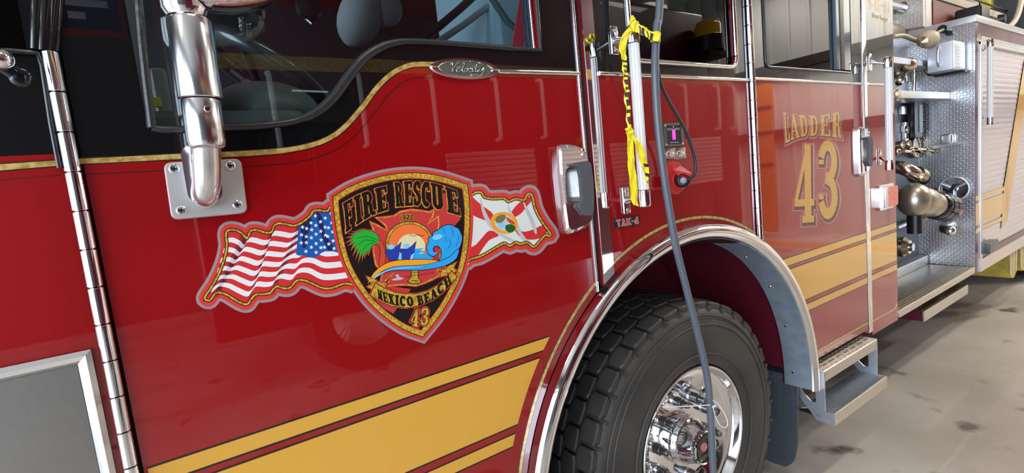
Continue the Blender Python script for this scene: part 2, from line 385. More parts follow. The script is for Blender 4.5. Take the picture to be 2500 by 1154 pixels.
def letters(art, txt, top, bot, layers, gap=.05, smooth=True):
    """warp stroke letters between a bottom and a top curve given in photo pixels; layers: (material, extra width px, layer, (dx,dy))"""
    if smooth:
        top = [tuple(p) for p in catmull([(a[0], a[1], 0) for a in top], 8)]; bot = [tuple(p) for p in catmull([(a[0], a[1], 0) for a in bot], 8)]
    st, W_ = text_strokes(txt, gap)
    def wp(p):
        u = min(1, max(0, p[0]/W_)); b = curve_at(bot, u); t = curve_at(top, u)
        return Vector((b[0]+(t[0]-b[0])*p[1], b[1]+(t[1]-b[1])*p[1]))
    for mt, ex, lay, (dx, dy) in layers:
        for pts, th in st:
            fine = []
            for i in range(len(pts)-1):
                k = 4 if len(pts) < 5 else 1
                for j in range(k): fine.append((pts[i][0]+(pts[i+1][0]-pts[i][0])*j/k, pts[i][1]+(pts[i+1][1]-pts[i][1])*j/k))
            fine.append(pts[-1]); L = []
            n = len(fine)
            for i in range(n):
                a = Vector(fine[max(0, i-1)]); b = Vector(fine[min(n-1, i+1)]); d = (b-a).normalized(); nn = Vector((-d.y, d.x))
                c = wp(fine[i]); e1 = wp((fine[i][0]+nn.x*th/2, fine[i][1]+nn.y*th/2)); e2 = wp((fine[i][0]-nn.x*th/2, fine[i][1]-nn.y*th/2))
                v = (e1-e2); l = v.length; v = v/l if l > 1e-9 else Vector((1, 0)); h = l/2+ex
                c = (e1+e2)/2; L.append((c+v*h, c-v*h))
            if ex > 0:
                for k, s0 in ((0, 1), (-1, -1)):
                    a = (L[k][0]+L[k][1])/2; o2 = (L[1 if k == 0 else -2][0]+L[1 if k == 0 else -2][1])/2; dd = (a-o2).normalized()*ex
                    L[k] = (L[k][0]+dd, L[k][1]+dd)
            for i in range(n-1):
                art.k += 1
                art.add([art.P((p.x+dx, p.y+dy), lay) for p in (L[i][0], L[i][1], L[i+1][1], L[i+1][0])], [(0, 1, 2, 3)], mt)
def small_text(txt, name, parent, mt, x, z, Y, h, extr=.0004, rot=0):
    c = bpy.data.curves.new(name, 'FONT'); c.body = txt; c.size = h; c.extrude = extr; c.align_x = 'CENTER'; c.align_y = 'CENTER'
    t = bpy.data.objects.new('tmp_text', c); COL.objects.link(t)
    bpy.context.view_layer.update()
    me = bpy.data.meshes.new_from_object(t); bpy.data.objects.remove(t)
    me.transform(Matrix.Translation((x, Y, z)) @ Matrix.Rotation(PI/2, 4, 'X') @ Matrix.Rotation(rot, 4, 'Z')); me.materials.clear(); me.materials.append(mt)
    return link(name, me, parent)
# ================================================================== THE BAY
CONC = mat('polished_concrete', lin((206, 198, 188))[:3], .33, 0, .25, noise=(.9, lin((166, 156, 144))[:3], 8, .16), bump=('noise', 18, .05))
_nt = CONC.node_tree
def stain(m, scale, lo, hi, col):
    nt = m.node_tree; p = nt.nodes['Principled BSDF']; src = p.inputs['Base Color'].links[0].from_socket
    tc = nt.nodes.new('ShaderNodeTexCoord'); n = nt.nodes.new('ShaderNodeTexNoise'); n.inputs['Scale'].default_value = scale; n.inputs['Detail'].default_value = 6
    nt.links.new(tc.outputs['Object'], n.inputs['Vector']); r = nt.nodes.new('ShaderNodeValToRGB')
    r.color_ramp.elements[0].position = lo; r.color_ramp.elements[0].color = (0, 0, 0, 1); r.color_ramp.elements[1].position = hi; r.color_ramp.elements[1].color = (1, 1, 1, 1)
    nt.links.new(n.outputs[0], r.inputs[0]); mx = nt.nodes.new('ShaderNodeMix'); mx.data_type = 'RGBA'
    nt.links.new(r.outputs[0], mx.inputs[0]); nt.links.new(src, mx.inputs[6]); mx.inputs[7].default_value = col; nt.links.new(mx.outputs[2], p.inputs['Base Color'])
stain(CONC, 3.1, .60, .68, (.16, .13, .10, 1))
WALLP = mat('wall_metal_paint', (.74, .74, .70), .5, 0, 0, noise=(.8, (.66, .66, .63), 5, .2))
WALLD = mat('wall_dark_paint', (.045, .035, .035), .6)
CEILP = mat('ceiling_liner', (.52, .50, .46), .6)
BEAMP = mat('painted_beam', (.055, .04, .035), .5)
ORANGE = mat('orange_board', (.85, .30, .02), .4, 0, .3)
LAMPW = mat('lamp_diffuser', (.9, .9, .88), .4, emit=(1, .94, .82), es=3.0)
st = dict(kind='structure')
MB().box(WX0-4, WX1, WY0, WY1, -.2, 0, CONC).build('floor', **st)
MB().box(WX0, WX1, WY0, WY1, WZ, WZ+.2, CEILP).build('ceiling', **st)
# back wall: ribbed metal sheet, a dark beam across it and a dark rail lower down
w = MB(); pr = []
yy = WY0
while yy < WY1:
    pr += [(yy, 0), (yy+.26, 0), (yy+.28, -.03), (yy+.33, -.03), (yy+.35, 0)]; yy += .38
vs = [(WX1+x, y, z) for y, x in pr for z in (0, WZ)]
w.add(vs, [(2*i, 2*i+2, 2*i+3, 2*i+1) for i in range(len(pr)-1)], WALLP); w.box(WX1+.01, WX1+.2, WY0, WY1, 0, WZ, WALLP); w.build('wall_back', solid=False, **st)
MB().box(WX1-.16, WX1-.035, WY0, WY1, 3.16, 3.34, BEAMP).build('trim_1', **st)
MB().box(WX1-.10, WX1-.035, WY0, WY1, 1.86, 2.06, BEAMP).build('trim_2', **st)
MB().prism([(WX0, -.1), (WX1, -.1), (WX1, WZ), (WX0, WZ)], WY0-.2, WY0, WALLD, 'y', [[(a, .001), (b, .001), (b, DOOR_H), (a, DOOR_H)] for a, b in ADDED_OPENINGS]).build('wall_right', **st)
MB().box(WX0, WX1, WY1, WY1+.2, 0, WZ, WALLP).build('wall_left', **st)
w = MB()
hs = [rect for a, b in DOORS for rect in ([(a, .001), (b, .001), (b, DOOR_H), (a, DOOR_H)],)]
w.prism([(WY0, -.1), (WY1, -.1), (WY1, WZ), (WY0, WZ)], WX0-.2, WX0, WALLP, 'x', hs); w.build('wall_front', **st)
for i, (a, b) in enumerate(DOORS):                            # roller shutters drawn up above the openings
    w = MB(); w.cyl((WX0+.22, a, DOOR_H+.22), (WX0+.22, b, DOOR_H+.22), .2, ALUM_L, 28); w.build('door_%d' % (i+1), **st)
FLOORL = mat('floor_line_paint', lin((232, 152, 20))[:3], .35, 0, .3)
MB().box(8.55, 8.9, WY0, WY1, 0, .003, FLOORL).build('trim_3', **st)
for i, (x, y) in enumerate(FILL_LAMPS):
    lab = ['nearest the bay doors', 'over the cab door', 'over the pump panel', 'over the tail of the truck', 'by the back wall beside the added side opening', 'by the back wall close to the truck', 'over the far side of the cab', 'at the rear over the far side'][i]
    t = thing('added_ceiling_lamp', 'added white ceiling tube lamp for fill light, hanging '+lab, 'lamp', (x, y, WZ-.4), 'added ceiling tube lamps')
    MB().prism([(-.16+y, WZ-.40), (.16+y, WZ-.40), (.10+y, WZ-.30), (-.10+y, WZ-.30)], x-.66, x+.66, WHITEPL, 'x').build('housing', t)
    MB().box(x-.6, x+.6, y-.10, y+.10, WZ-.412, WZ-.40, LAMPW, .004).build('diffuser', t)
    for s in (-.5, .5): MB().cyl((x+s, y, WZ-.30), (x+s, y, WZ), .006, STEEL, 8).build('hanger', t)
# orange rescue board standing on the back wall, seen in the truck's paint
oy = [-qx(1843, 300, 10.15).y, -qx(1888, 300, 10.15).y]; ya, yb = min(oy), max(oy)
t = thing('rescue_board', 'tall orange board with dark straps leaning on the back wall', 'board', (10.15, (ya+yb)/2, 0))
MB().prism(rrect((ya+yb)/2, 1.5, yb-ya, 3.0, .12), 10.11, 10.16, ORANGE, 'x').build('panel', t)
for z in (1.35, 2.0, 2.5): MB().box(10.095, 10.112, ya, yb, z, z+.06, BEAMP).build('strap', t)
# navy banner with a red border high on the wall behind the camera
NAVY = mat('navy_cloth', (.012, .018, .09), .8); REDC = mat('red_cloth', (.32, .01, .012), .8); WCL = mat('white_letter_cloth', (.6, .6, .62), .8)
t = thing('wall_banner', 'navy banner with red border and pale lettering on the dark wall', 'banner', (-.55, WY0+.03, 4.7))
MB().box(-1.02, -.20, WY0, WY0+.02, 4.32, 5.15, REDC).build('border', t)
MB().box(-.95, -.27, WY0+.02, WY0+.026, 4.42, 5.06, NAVY).build('field', t)
for z, a, b in ((4.90, -.9, -.32), (4.74, -.9, -.38), (4.56, -.86, -.66)):
    MB().box(a, b, WY0+.026, WY0+.03, z, z+.1, WCL, .002).build('lettering', t)
# ================================================================== the other engine, parked across the bay (seen in reflections)
t2 = thing('fire_engine', 'dark red fire engine parked across the bay with gold stripe', 'fire engine', (3.2, -4.6, 0))
oy0, oy1 = -5.95, -3.4
def tyre_prof(r, w): return [(r*.56, 0), (r*.62, -.012*r), (r*.90, -.03), (r*.975, .0), (r, .03), (r, w-.03), (r*.975, w), (r*.9, w+.03), (r*.62, w+.01), (r*.56, w)]
b = MB(); b.box(.1, 6.7, oy0, oy1, .55, 3.7, MAROON, .05); b.box(6.7, 7.4, oy0, oy1, .55, 2.95, MAROON, .04); b.box(.6, 6.6, oy0+.5, oy1-.5, 3.6, 4.5, MAROON, .05); b.build('body', t2)
MB().box(.2, 7.3, oy1-.001, oy1+.006, 2.70, 2.82, GOLDF).build('gold_stripe', t2)
MB().box(.35, 1.5, oy1-.002, oy1+.008, 1.75, 2.55, BLACKP, .003).build('door_window', t2)
for x in (.78, 1.5, 2.2, 2.93, 3.53, 6.04, 6.8, 7.2):
    h = MB(); h.tube([(x, oy1, 2.04), (x, oy1+.07, 2.05), (x, oy1+.08, 2.1), (x, oy1+.08, 2.62), (x, oy1+.07, 2.66), (x, oy1, 2.67)], .022, WHITE_TUBE); h.build('grab_rail', t2)
for x0, x1 in ((2.3, 3.4), (3.6, 4.9), (5.1, 6.9)):
    h = MB()
    for k in range(12): h.box(x0, x1, oy1-.001, oy1+.012, 1.28+k*.055, 1.325+k*.055, SHUT, .004)
    h.build('roller_shutter', t2)
for x in (1.3, 6.0):
    h = MB(); h.lathe(tyre_prof(.52, .3), (x, oy1-.03, .52), (0, -1, 0), TYRE, 40); h.lathe([(0, .05), (.2, .06), (.29, 0)], (x, oy1-.03, .52), (0, -1, 0), CHROME, 40); h.build('wheel', t2)
h = MB(); h.lathe([(0, 3.52), (.15, 3.50), (.18, 3.44), (.18, 3.32), (.19, 3.30)], (6.5, -3.2, 0), (0, 0, 1), AMBERL, 28); h.cyl((6.5, -3.2, 3.1), (6.5, -3.2, 3.30), .19, BLACKPL); h.box(6.3, 6.7, -3.42, -3.05, 3.0, 3.1, BLACKPL, .02); h.build('beacon', t2)
# ================================================================== THE TRUCK
TR = thing('fire_truck', 'red ladder truck with black cab top, amber stripes and door emblem', 'fire truck', (4.0, 1.2, 0))
AX, AZ, AR = 1.491, .56, .812                                   # wheel-arch centre and radius
def arc_pts(r, a0, a1, n=40): return [(AX+r*math.cos(math.radians(a0+(a1-a0)*i/n)), AZ+r*math.sin(math.radians(a0+(a1-a0)*i/n))) for i in range(n+1)]
def XZ(pts, Y=0.0): return [(lambda v: (v.x, v.z))(q(x, y, Y)) for x, y in pts]
TOP = 2.86
# --- front corner panel, left of the door hinge
win_n = [(-1.0, q(66, 124).z), (q(66, 124).x, q(66, 124).z), (q(60, 0).x, 2.62), (-1.0, 2.62)]
fp = MB(); fp.prism([(-1.25, .45), (-.137, .45), (-.137, TOP), (-1.25, TOP)], 0, .05, RED, 'y', [win_n])
front_panel = fp.build('front_corner_panel', TR)
bp = MB(); bp.prism([(-1.25, q(0, 400).z+.012), (-.137, q(0, 400).z+.012), (-.137, TOP), (-1.25, TOP)], -.00025, 0, BLACKP, 'y', [win_n]); bp.build('black_upper_paint', front_panel)
zg0, zg1 = q(192, 387).z, q(192, 401).z
a = Art(); 
a.fill([(-600, 424), (0, 400), (144, 390), (147, 405), (0, 417), (-600, 442)], GOLDF, 3); a.line([(-600, 442), (0, 417.5), (147, 405.5)], 3, BLK, 4); a.line([(-600, 422), (0, 399), (144, 389.5)], 3, BLK, 4)
a.build('gold_pinstripe', front_panel, solid=False)
a = Art(); a.line([(-400, 468), (0, 439.4), (148, 427.4)], 1.6, BLK, 2); a.build('black_pinstripe', front_panel, solid=False)
g = MB(); g.prism(win_n, .018, .024, GL_D, 'y'); g.build('corner_window', front_panel)
# pillar covers above the hinge
for (xa, ya_), (xb, yb_), r in (((122, -120), (111, 126), .011), ((150, -120), (131, 124), .008), ((96, -120), (90, 122), .009)):
    h = MB(); h.tube([q(xa, ya_, -.004), q(xb, yb_, -.004)], r, BLACKP, 12); h.build('pillar_trim', front_panel)
h = MB(); h.tube([q(-40, 122, -.01), q(30, 124, -.01), q(92, 130, -.006), q(104, 160, -.006), q(125, 300, -.004), q(146, 410, -.004)], .004, RUBBER, 8); h.build('door_seal', front_panel)
h = MB(); h.ball(q(2, 145, -.06), .016, CHROME); h.cyl(q(2, 145, -.06), q(-40, 118, -.05), .012, CHROME, 16); h.build('mirror_arm_foot', front_panel)
# brushed tool-box door in a chrome frame
fr_o = XZ([(-420, 975), (223, 850), (288, 1154), (330, 1330), (-300, 1560)]); 
def offs(P, d):
    n = len(P); out = []
    for i in range(n):
        p = Vector(P[i]); a = (p-Vector(P[i-1])).normalized(); b = (Vector(P[(i+1) % n])-p).normalized()
        na = Vector((a.y, -a.x)); nb = Vector((b.y, -b.x)); v = (na+nb); v = v/max(.3, v.length_squared/2) ; out.append((p.x+v.x*d*1.0, p.y+v.y*d))
    return out
bx0, bx1, bz1, bz0 = q(-420, 975).x, q(223, 850).x, q(223, 850).z, .72
fr_out = [(bx0, bz0), (bx1, bz0), (bx1, bz1), (bx0, bz1)]; fr_in = [(bx0+.03, bz0+.03), (bx1-.022, bz0+.03), (bx1-.022, bz1-.022), (bx0+.03, bz1-.022)]
fr_mid = [(bx0+.012, bz0+.012), (bx1-.008, bz0+.012), (bx1-.008, bz1-.008), (bx0+.012, bz1-.008)]
h = MB()
def loft_frame(mb, loops, mt):
    n = len(loops[0][0]); 
    for (A, ya), (B, yb) in zip(loops[:-1], loops[1:]):
        mb.add([(p[0], ya, p[1]) for p in A]+[(p[0], yb, p[1]) for p in B], [(i, (i+1) % n, (i+1) % n+n, i+n) for i in range(n)], mt)
loft_frame(h, [(fr_out, 0), (fr_out, -.006), (fr_mid, -.011), (offs(fr_mid, -.008), -.009), (fr_in, -.003)], CHROME)
tool_door = h.build('tool_door_frame', TR, solid=False)
MB().prism(fr_in, -.004, 0, BRUSH).build('brushed_panel', tool_door)
# --- front door
frame_c = [(338, 0), (346, 100), (357, 200), (371, 312), (400, 317), (450, 316), (547, 311), (610, 309), (668, 304), (723, 295), (774, 273), (813, 238), (848, 190), (883, 147), (918, 122), (957, 107), (1015, 102), (1150, 111), (1250, 119), (1318, 124), (1313, 60), (1308, 0)]
wf = XZ(frame_c)
tl = (wf[0][0]+.05*(2.62-wf[0][1]), 2.62); tr_ = (wf[-1][0], 2.62)
win_f = [tl]+wf+[tr_]
win_f_s = round_poly(win_f, .012, 2)
door_o = [(-.118, .45)]+[(AX+AR*math.cos(math.radians(t)), AZ+AR*math.sin(math.radians(t))) for t in [187.8-(187.8-124.25)*i/30 for i in range(31)]]+[(1.034, TOP), (-.118, TOP)]
d = MB(); d.prism(door_o, 0, .045, RED, 'y', [win_f_s]); door = d.build('front_door', TR)
gold_top = [(150, 390), (192, 387), (300, 382), (458, 374), (532, 371), (645, 364.7), (723, 356), (785, 339), (832, 310), (879, 258), (918, 207), (957, 172), (996, 154), (1027, 150.5), (1060, 151)]
gt = [tuple(p[:2]) for p in catmull([(a[0], a[1], 0) for a in gold_top], 5)]
black = XZ(gt+[(1135, 160), (1220, 170), (1412, 177)])
bo = [(-.118, black[0][1])]+black[1:-1]+[(1.034, q(1412, 178).z), (1.034, TOP), (-.118, TOP)]
d = MB(); d.prism(bo, -.00025, 0, BLACKP, 'y', [win_f_s]); d.build('black_upper_paint', door)
a = Art()
def shift(pts, dx):   # constant offset to the lower right of the curve
    out = []
    for i in range(len(pts)):
        p0 = Vector(pts[max(0, i-1)]); p1 = Vector(pts[min(len(pts)-1, i+1)]); t = (p1-p0).normalized(); w_ = dx(pts[i][0]) if callable(dx) else dx
        out.append((pts[i][0]-t.y*w_, pts[i][1]+t.x*w_))
    return out
gl = shift(gt, lambda x: 13.5 if x < 700 else 12.5); a.fill(gt+gl[::-1], GOLDF, 4); a.line(shift(gl, .8), 2.2, BLK, 5); a.line(shift(gt, -1), 2.4, BLK, 5); a.build('gold_pinstripe', door, solid=False)
a = Art(); bl = shift(gt, 39); a.line([p for p in bl if 195 < p[0] < 392 or p[0] > 560], 1.7, BLK, 4); a.build('black_pinstripe', door, solid=False)
a = Art(Y=0)
CR = mat('paint_buff_line', (.45, .10, .10), .4, 0, 1)
g = MB(); g.prism(win_f_s, .016, .021, GL_T, 'y'); g.build('window_glass', door)
h = MB(); R_ = []
pth = [Vector((x, -.003, z)) for x, z in [tl]+wf[:3]]
h.tube([Vector((x, -.003, z)) for x, z in [tl]+wf[:3]]+[Vector((x, -.003, z)) for x, z in [(p.x, p.y) for p in [Vector(t) for t in wf[3:4]]]], .0075, RUBBER, 10)
_cp = catmull([Vector((x, -.003, z)) for x, z in wf[3:19]], 4); _rr = [.0068+.0052*min(1, abs((_cp[min(i+1, len(_cp)-1)]-_cp[max(0, i-1)]).normalized().z)*1.15)*(1 if _cp[i].x > .25 else 0) for i in range(len(_cp))]; h.tube(_cp, _rr, RUBBER, 12)
h.tube([Vector((x, -.003, z)) for x, z in wf[18:]]+[Vector((tr_[0], -.003, tr_[1]))], .006, RUBBER, 10)
h.build('window_rubber', door)
h = MB(); off = -.016
h.prism([(tl[0]-.028, 2.62), (wf[0][0]-.020, wf[0][1]), (wf[3][0]-.006, wf[3][1]-.004), (wf[3][0]-.002, wf[3][1]), (wf[0][0]-.004, wf[0][1]), (tl[0]-.004, 2.62)], -.008, 0, RUBBER, 'y')
h.build('window_divider', door)
h = MB(); h.box(wf[-1][0]-.024, wf[-1][0]-.006, .024, .035, wf[19][1]+.004, 2.6, mat('blue_black_channel', (.02, .05, .08), .3)); h.cyl((wf[-1][0]-.012, .012, wf[19][1]+.004), (wf[-1][0]-.012, .012, 2.6), .0030, STEEL, 8); h.build('window_channel', door)
# hinge along the door's front edge
def hinge(nm, xa, za, xb, zb, r, n, par):
    h = MB(); A = Vector((xa, -r*.55, za)); B = Vector((xb, -r*.55, zb)); d = (B-A)/n
    for k in range(n):
        h.cyl(A+d*(k+.012), A+d*(k+.988), r, CHROME, 28, bev=.0012)
    return h.build(nm, par)
p0, p1 = q(122, 128), q(322, 1154)
hinge('piano_hinge', p0.x+.001, p0.z, p1.x-.002, .50, .0115, 21, door)
MB().box(-.145, -.110, .046, .056, .45, TOP, BLACKPL).build('door_gap_seal', door)  # dark box added behind the hinge so no light shows through the gap
# belt moulding
zb = q(1412, 180).z
def mould(nm, x0, z0, x1, z1, par):
    h = MB(); h.tube([(x0, -.003, z0), (x1, -.003, z1)], .0062, CHROME, 14); return h.build(nm, par)
e0 = q(1215, 175)
mould('belt_moulding', e0.x, e0.z, 1.033, zb, door)
# door's polished trailing edge
h = MB(); h.box(1.026, 1.0345, -.007, .045, 1.232, TOP, STEEL, .002); h.build('polished_edge', door)
# emblem-style name badge
bc = q(1135.8, 168.5); bw = (q(1220, 172)-q(1051, 164)).length/2; bh = (q(1136, 143)-q(1136, 194)).length/2
def oval(a_, b_, n=56, pinch=.12): return [(bc.x+a_*math.cos(t)*1.0, bc.z+b_*math.sin(t)*(1-pinch*abs(math.cos(t))**6)) for t in [2*PI*i/n for i in range(n)]]
h = MB()
loft_frame(h, [(oval(bw, bh), 0), (oval(bw, bh), -.004), (oval(bw*.96, bh*.92), -.008), (oval(bw*.80, bh*.74), -.0075), (oval(bw*.74, bh*.68), -.004)], CHROME)
for f in range(len(h.s)): h.s[f] = True
badge = h.build('name_badge', door, solid=False)
h = MB(); h.prism(oval(bw*.76, bh*.70), -.0042, -.001, mat('badge_field', (.10, .12, .09), .3, 0, .5)); h.build('badge_field', door)
h = MB()
B_ = lambda x, y: q(1000+x/3.607, y/3.607, -.007)
for st_ in ([(360, 572), (366, 553), (377, 556), (379, 600), (373, 632), (395, 596), (415, 560), (435, 547)], [(405, 618), (432, 605), (436, 590), (424, 588), (412, 606), (418, 628), (436, 628), (452, 612)],
            [(452, 614), (474, 585), (482, 560), (474, 552), (466, 575), (464, 615), (474, 632), (490, 622)], [(506, 602), (492, 600), (484, 616), (492, 632), (506, 624), (508, 606), (520, 604)],
            [(542, 606), (528, 602), (518, 616), (524, 632), (542, 628)], [(556, 600), (552, 620), (558, 632), (572, 624)], [(592, 562), (582, 600), (580, 626), (592, 634), (604, 622)], [(566, 592), (618, 588)],
            [(612, 602), (612, 624), (626, 630), (640, 616), (654, 598), (650, 630), (636, 654), (612, 664), (548, 652), (542, 662), (560, 668)], [(557, 580), (560, 584)]):
    h.tube(catmull([B_(*p) for p in st_], 4), .0011, CHROME, 8)
h.build('script_lettering', door)
# amber stripes
def stripes(px_l, px_r, nm, par, Yb=0.0, slantL=None):
    pass
Z_ = dict(a=1.141, b=1.109, c=1.089, d=.928, e=.903, f=.872)
def stripe_x_left(z, r=.875):  # x on the arc of radius r left of the arch
    return AX-math.sqrt(max(0, r*r-(z-AZ)**2))
def stripe_x_right(z): return 2.105+(1.141-z)*.61
def band(z1, z0, xl, xr, par, nm='amber_stripe', blk=.0042, n=10):
    a = Art(fr=lambda x, z, y: (x, y, z)); L = [(xl(z1+(z0-z1)*i/n), z1+(z0-z1)*i/n) for i in range(n+1)]; R = [(xr(z1+(z0-z1)*i/n), z1+(z0-z1)*i/n) for i in range(n+1)]
    a.fill(L+R[::-1], STRIPE, 2)
    for z, s in ((z1, 1), (z0, -1)):
        a.fill([(xl(z), z), (xr(z), z), (xr(z+s*blk), z+s*blk), (xl(z+s*blk), z+s*blk)], BLK, 3)
    return a.build(nm, par, solid=False)
for z1, z0 in ((Z_['a'], Z_['b']), (Z_['c'], Z_['d']), (Z_['e'], Z_['f'])):
    band(z1, z0, lambda z: -.112, lambda z: stripe_x_left(z)-.002, door)
# gold ring stripe around the arch
def arc_band(par, nm, r0, r1, a0, a1, mt, lay, blk=.0022, n=60):
    a = Art(fr=lambda x, z, y: (x, y, z))
    for ra, rb, m_, l in ((r0, r1, mt, lay), (r0-blk, r0, BLK, lay), (r1, r1+blk, BLK, lay)):
        I = arc_pts(ra, a0, a1, n); O = arc_pts(rb, a0, a1, n)
        for i in range(n): a.k += 0; a.add([a.P(I[i], l), a.P(I[i+1], l), a.P(O[i+1], l), a.P(O[i], l)], [(0, 1, 2, 3)], m_)
    return a.build(nm, par, solid=False)
arc_band(door, 'gold_ring_stripe', .833, .843, 187, 123.6, GOLDF, 2)
# --- cab side between the doors
R0 = AR-.006
def aa(x, r=R0): return math.degrees(math.acos((x-AX)/r))
mid_o = [(1.062, AZ+math.sqrt(R0**2-(1.062-AX)**2))]+arc_pts(R0, aa(1.062), aa(1.916))+[(1.916, TOP), (1.062, TOP)]
wm = XZ([(1526, -200), (1533, 0), (1546, 100), (1552, 135), (1562, 146), (1590, 151), (1680, 157), (1764, 161), (1782, 156), (1789, 140), (1788, 0), (1790, -200)])
wm_c = round_poly([(q(1530, 30).x, 2.6), (q(1533, 40).x, q(1640, 154).z), (q(1791, 60).x, q(1640, 154).z), (q(1791, 60).x, 2.6)], .045, 6)
d = MB(); d.prism(mid_o, 0, .05, RED, 'y', [wm_c]); mid = d.build('cab_side_panel', TR)
zbm = (q(1453, 176).z+q(1823, 193).z)/2-.004
d = MB(); d.prism([(1.062, zbm), (1.916, zbm), (1.916, TOP), (1.062, TOP)], -.00025, 0, BLACKP, 'y', [wm_c]); d.build('black_upper_paint', mid)
mould('belt_moulding', 1.112, zbm, 1.916, zbm, mid)
MB().prism(wm_c, .012, .018, GL_D, 'y').build('window_glass', mid)
h = MB(); c3 = [Vector((x, -.003, z)) for x, z in wm_c]; h.tube(c3, .0085, CHROME, 12, closed=True); h.build('window_moulding', mid)
arc_band(mid, 'gold_ring_stripe', .833, .843, aa(1.064, .838), aa(1.914, .838), GOLDF, 2)
# polished door jamb behind the front door's edge
h = MB(); h.box(1.036, 1.062, .012, .05, 1.225, TOP, BLACKPL); h.build('door_gap_seal', mid)
h = MB(); h.prism([(1.064, 1.22), (1.110, 1.26), (1.110, TOP), (1.064, TOP)], -.0022, 0, mat('mirror_strip', (.86, .85, .84), .03, 1)); h.build('scuff_plate', mid)
p0, p1 = q(1832, 0), q(1850, 590)
hinge('piano_hinge', 1.931, 2.66, 1.931, 1.245, .0128, 20, mid)
MB().box(1.905, 1.955, .051, .058, 1.24, TOP, BLACKPL).build('door_gap_seal', mid)  # dark box added to keep brightness out of the rear hinge gap
# --- rear door
RD0, RD1 = 1.946, 2.934
rd_o = [(RD0, AZ+math.sqrt(R0**2-(RD0-AX)**2))]+arc_pts(R0, aa(RD0), 4.3)+[(AX+R0*math.cos(math.radians(4.3)), .622), (RD1, .622), (RD1, TOP), (RD0, TOP)]
wr = [(2.045, 1.945), (2.806, 1.945), (2.806, 2.62), (2.045, 2.62)]
wr = round_poly(wr, .02, 3)
d = MB(); d.prism(rd_o, 0, .045, RED, 'y', [wr]); rdoor = d.build('rear_door', TR)
zbr = q(1990, 199).z
d = MB(); d.prism([(RD0, zbr), (RD1, zbr), (RD1, TOP), (RD0, TOP)], -.00025, 0, BLACKP, 'y', [wr]); d.build('black_upper_paint', rdoor)
mould('belt_moulding', RD0+.004, zbr, RD1, zbr, rdoor)
MB().prism(wr, .010, .015, GL_D, 'y').build('window_glass', rdoor)
h = MB(); h.tube([Vector((x, -.002, z)) for x, z in wr], .005, RUBBER, 10, closed=True); h.box(2.655, 2.80, -.006, .010, 1.955, 2.61, mat('sliding_window_frame', (.05, .09, .13), .15, 0, 1), .003); h.box(2.69, 2.73, -.009, -.004, 1.955, 2.61, BLACKPL, .002); h.build('window_frame', rdoor)
arc_band(rdoor, 'gold_ring_stripe', .826, .836, aa(RD0+.002, .836), 5.5, GOLDF, 2)
for z1, z0 in ((Z_['a'], Z_['b']), (Z_['c'], Z_['d']), (Z_['e'], Z_['f'])): band(z1, z0, stripe_x_right, lambda z: RD1, rdoor)
def thin_band(par, z1, z0, x0, x1, mt=GOLDF, nm='gold_pinstripe'):
    a = Art(fr=lambda x, z, y: (x, y, z)); a.fill([(x0, z0), (x1, z0), (x1, z1), (x0, z1)], mt, 2); a.fill([(x0, z1), (x1, z1), (x1, z1+.0022), (x0, z1+.0022)], BLK, 3); return a.build(nm, par, solid=False)
thin_band(rdoor, .664, .655, 2.298, RD1)
# --- rear corner of the cab
RC0, RC1 = 2.984, 3.328
d = MB(); d.prism([(RC0, .578), (RC1, .578), (RC1, TOP), (RC0, TOP)], 0, .30, RED); rc = d.build('cab_rear_corner', TR)
d = MB(); d.prism([(RC0, zbr), (RC1, zbr), (RC1, TOP), (RC0, TOP)], -.00025, 0, BLACKP); d.build('black_upper_paint', rc)
mould('belt_moulding', RC0, zbr, 3.28, zbr, rc)
for z1, z0 in ((Z_['a'], Z_['b']), (Z_['c'], Z_['d']), (Z_['e'], Z_['f'])): band(z1, z0, lambda z: RC0, lambda z: RC1-.002, rc)
a = Art(fr=lambda x, z, y: (x, y, z)); a.fill([(RC0, .657), (3.285, .657), (3.31, .69), (3.318, .668), (3.31, .648), (RC0, .648)], GOLDF, 2); a.build('gold_pinstripe', rc, solid=False)
h = MB(); h.box(RD1+.004, RC0-.001, -.0035, .04, .60, TOP, MATS['mirror_strip'], .002); h.build('polished_door_post', rc)
# black corner post writing: date
a = Art(Y=-.0002)
letters(a, '9-11-01', [(2119, -3), (2145, 0), (2172, 5)], [(2120, 22), (2146, 25), (2172, 30)], [(BLK, .8, 3, (1, 1)), (GOLD, 0, 4, (0, 0))]); a.build('date_lettering', rc, solid=False)
small_text('Never', 'script_lettering', rc, GOLDF, 3.112, 2.240, -.0010, .036, .0002); small_text('Forget', 'script_lettering', rc, GOLDF, 3.215, 2.236, -.0010, .036, .0002)
# cab shell: floor, roof, far side, bulkhead
h = MB(); h.box(-1.25, 3.33, 0, 2.44, TOP, TOP+.08, RED, .02); h.build('cab_roof', TR)
h = MB(); h.box(-1.2, 3.3, .06, 2.4, 1.38, 1.42, DARKI); h.build('cab_floor', TR)
h = MB(); h.prism([(-1.25, .6), (3.33, .6), (3.33, TOP), (-1.25, TOP)], 2.40, 2.44, DARKI, 'y'); h.build('cab_far_side', TR)
h = MB(); h.box(3.28, 3.33, .30, 2.4, .6, TOP, MAROON); h.build('cab_rear_wall', TR)
h = MB(); h.box(1.14, 1.2, .055, 2.4, 1.42, 2.0, DARKI, .02); h.build('cab_partition', TR)
h = MB(); h.prism([(.0, 1.0), (2.44, 1.0), (2.44, 1.72), (.0, 1.72)], -1.25, -1.2, RED, 'x'); h.box(-1.24, -1.18, .0, .08, 1.7, TOP, BLACKP, .01); h.box(-1.24, -1.18, 2.36, 2.44, 1.7, TOP, BLACKP, .01); h.build('cab_front', TR)
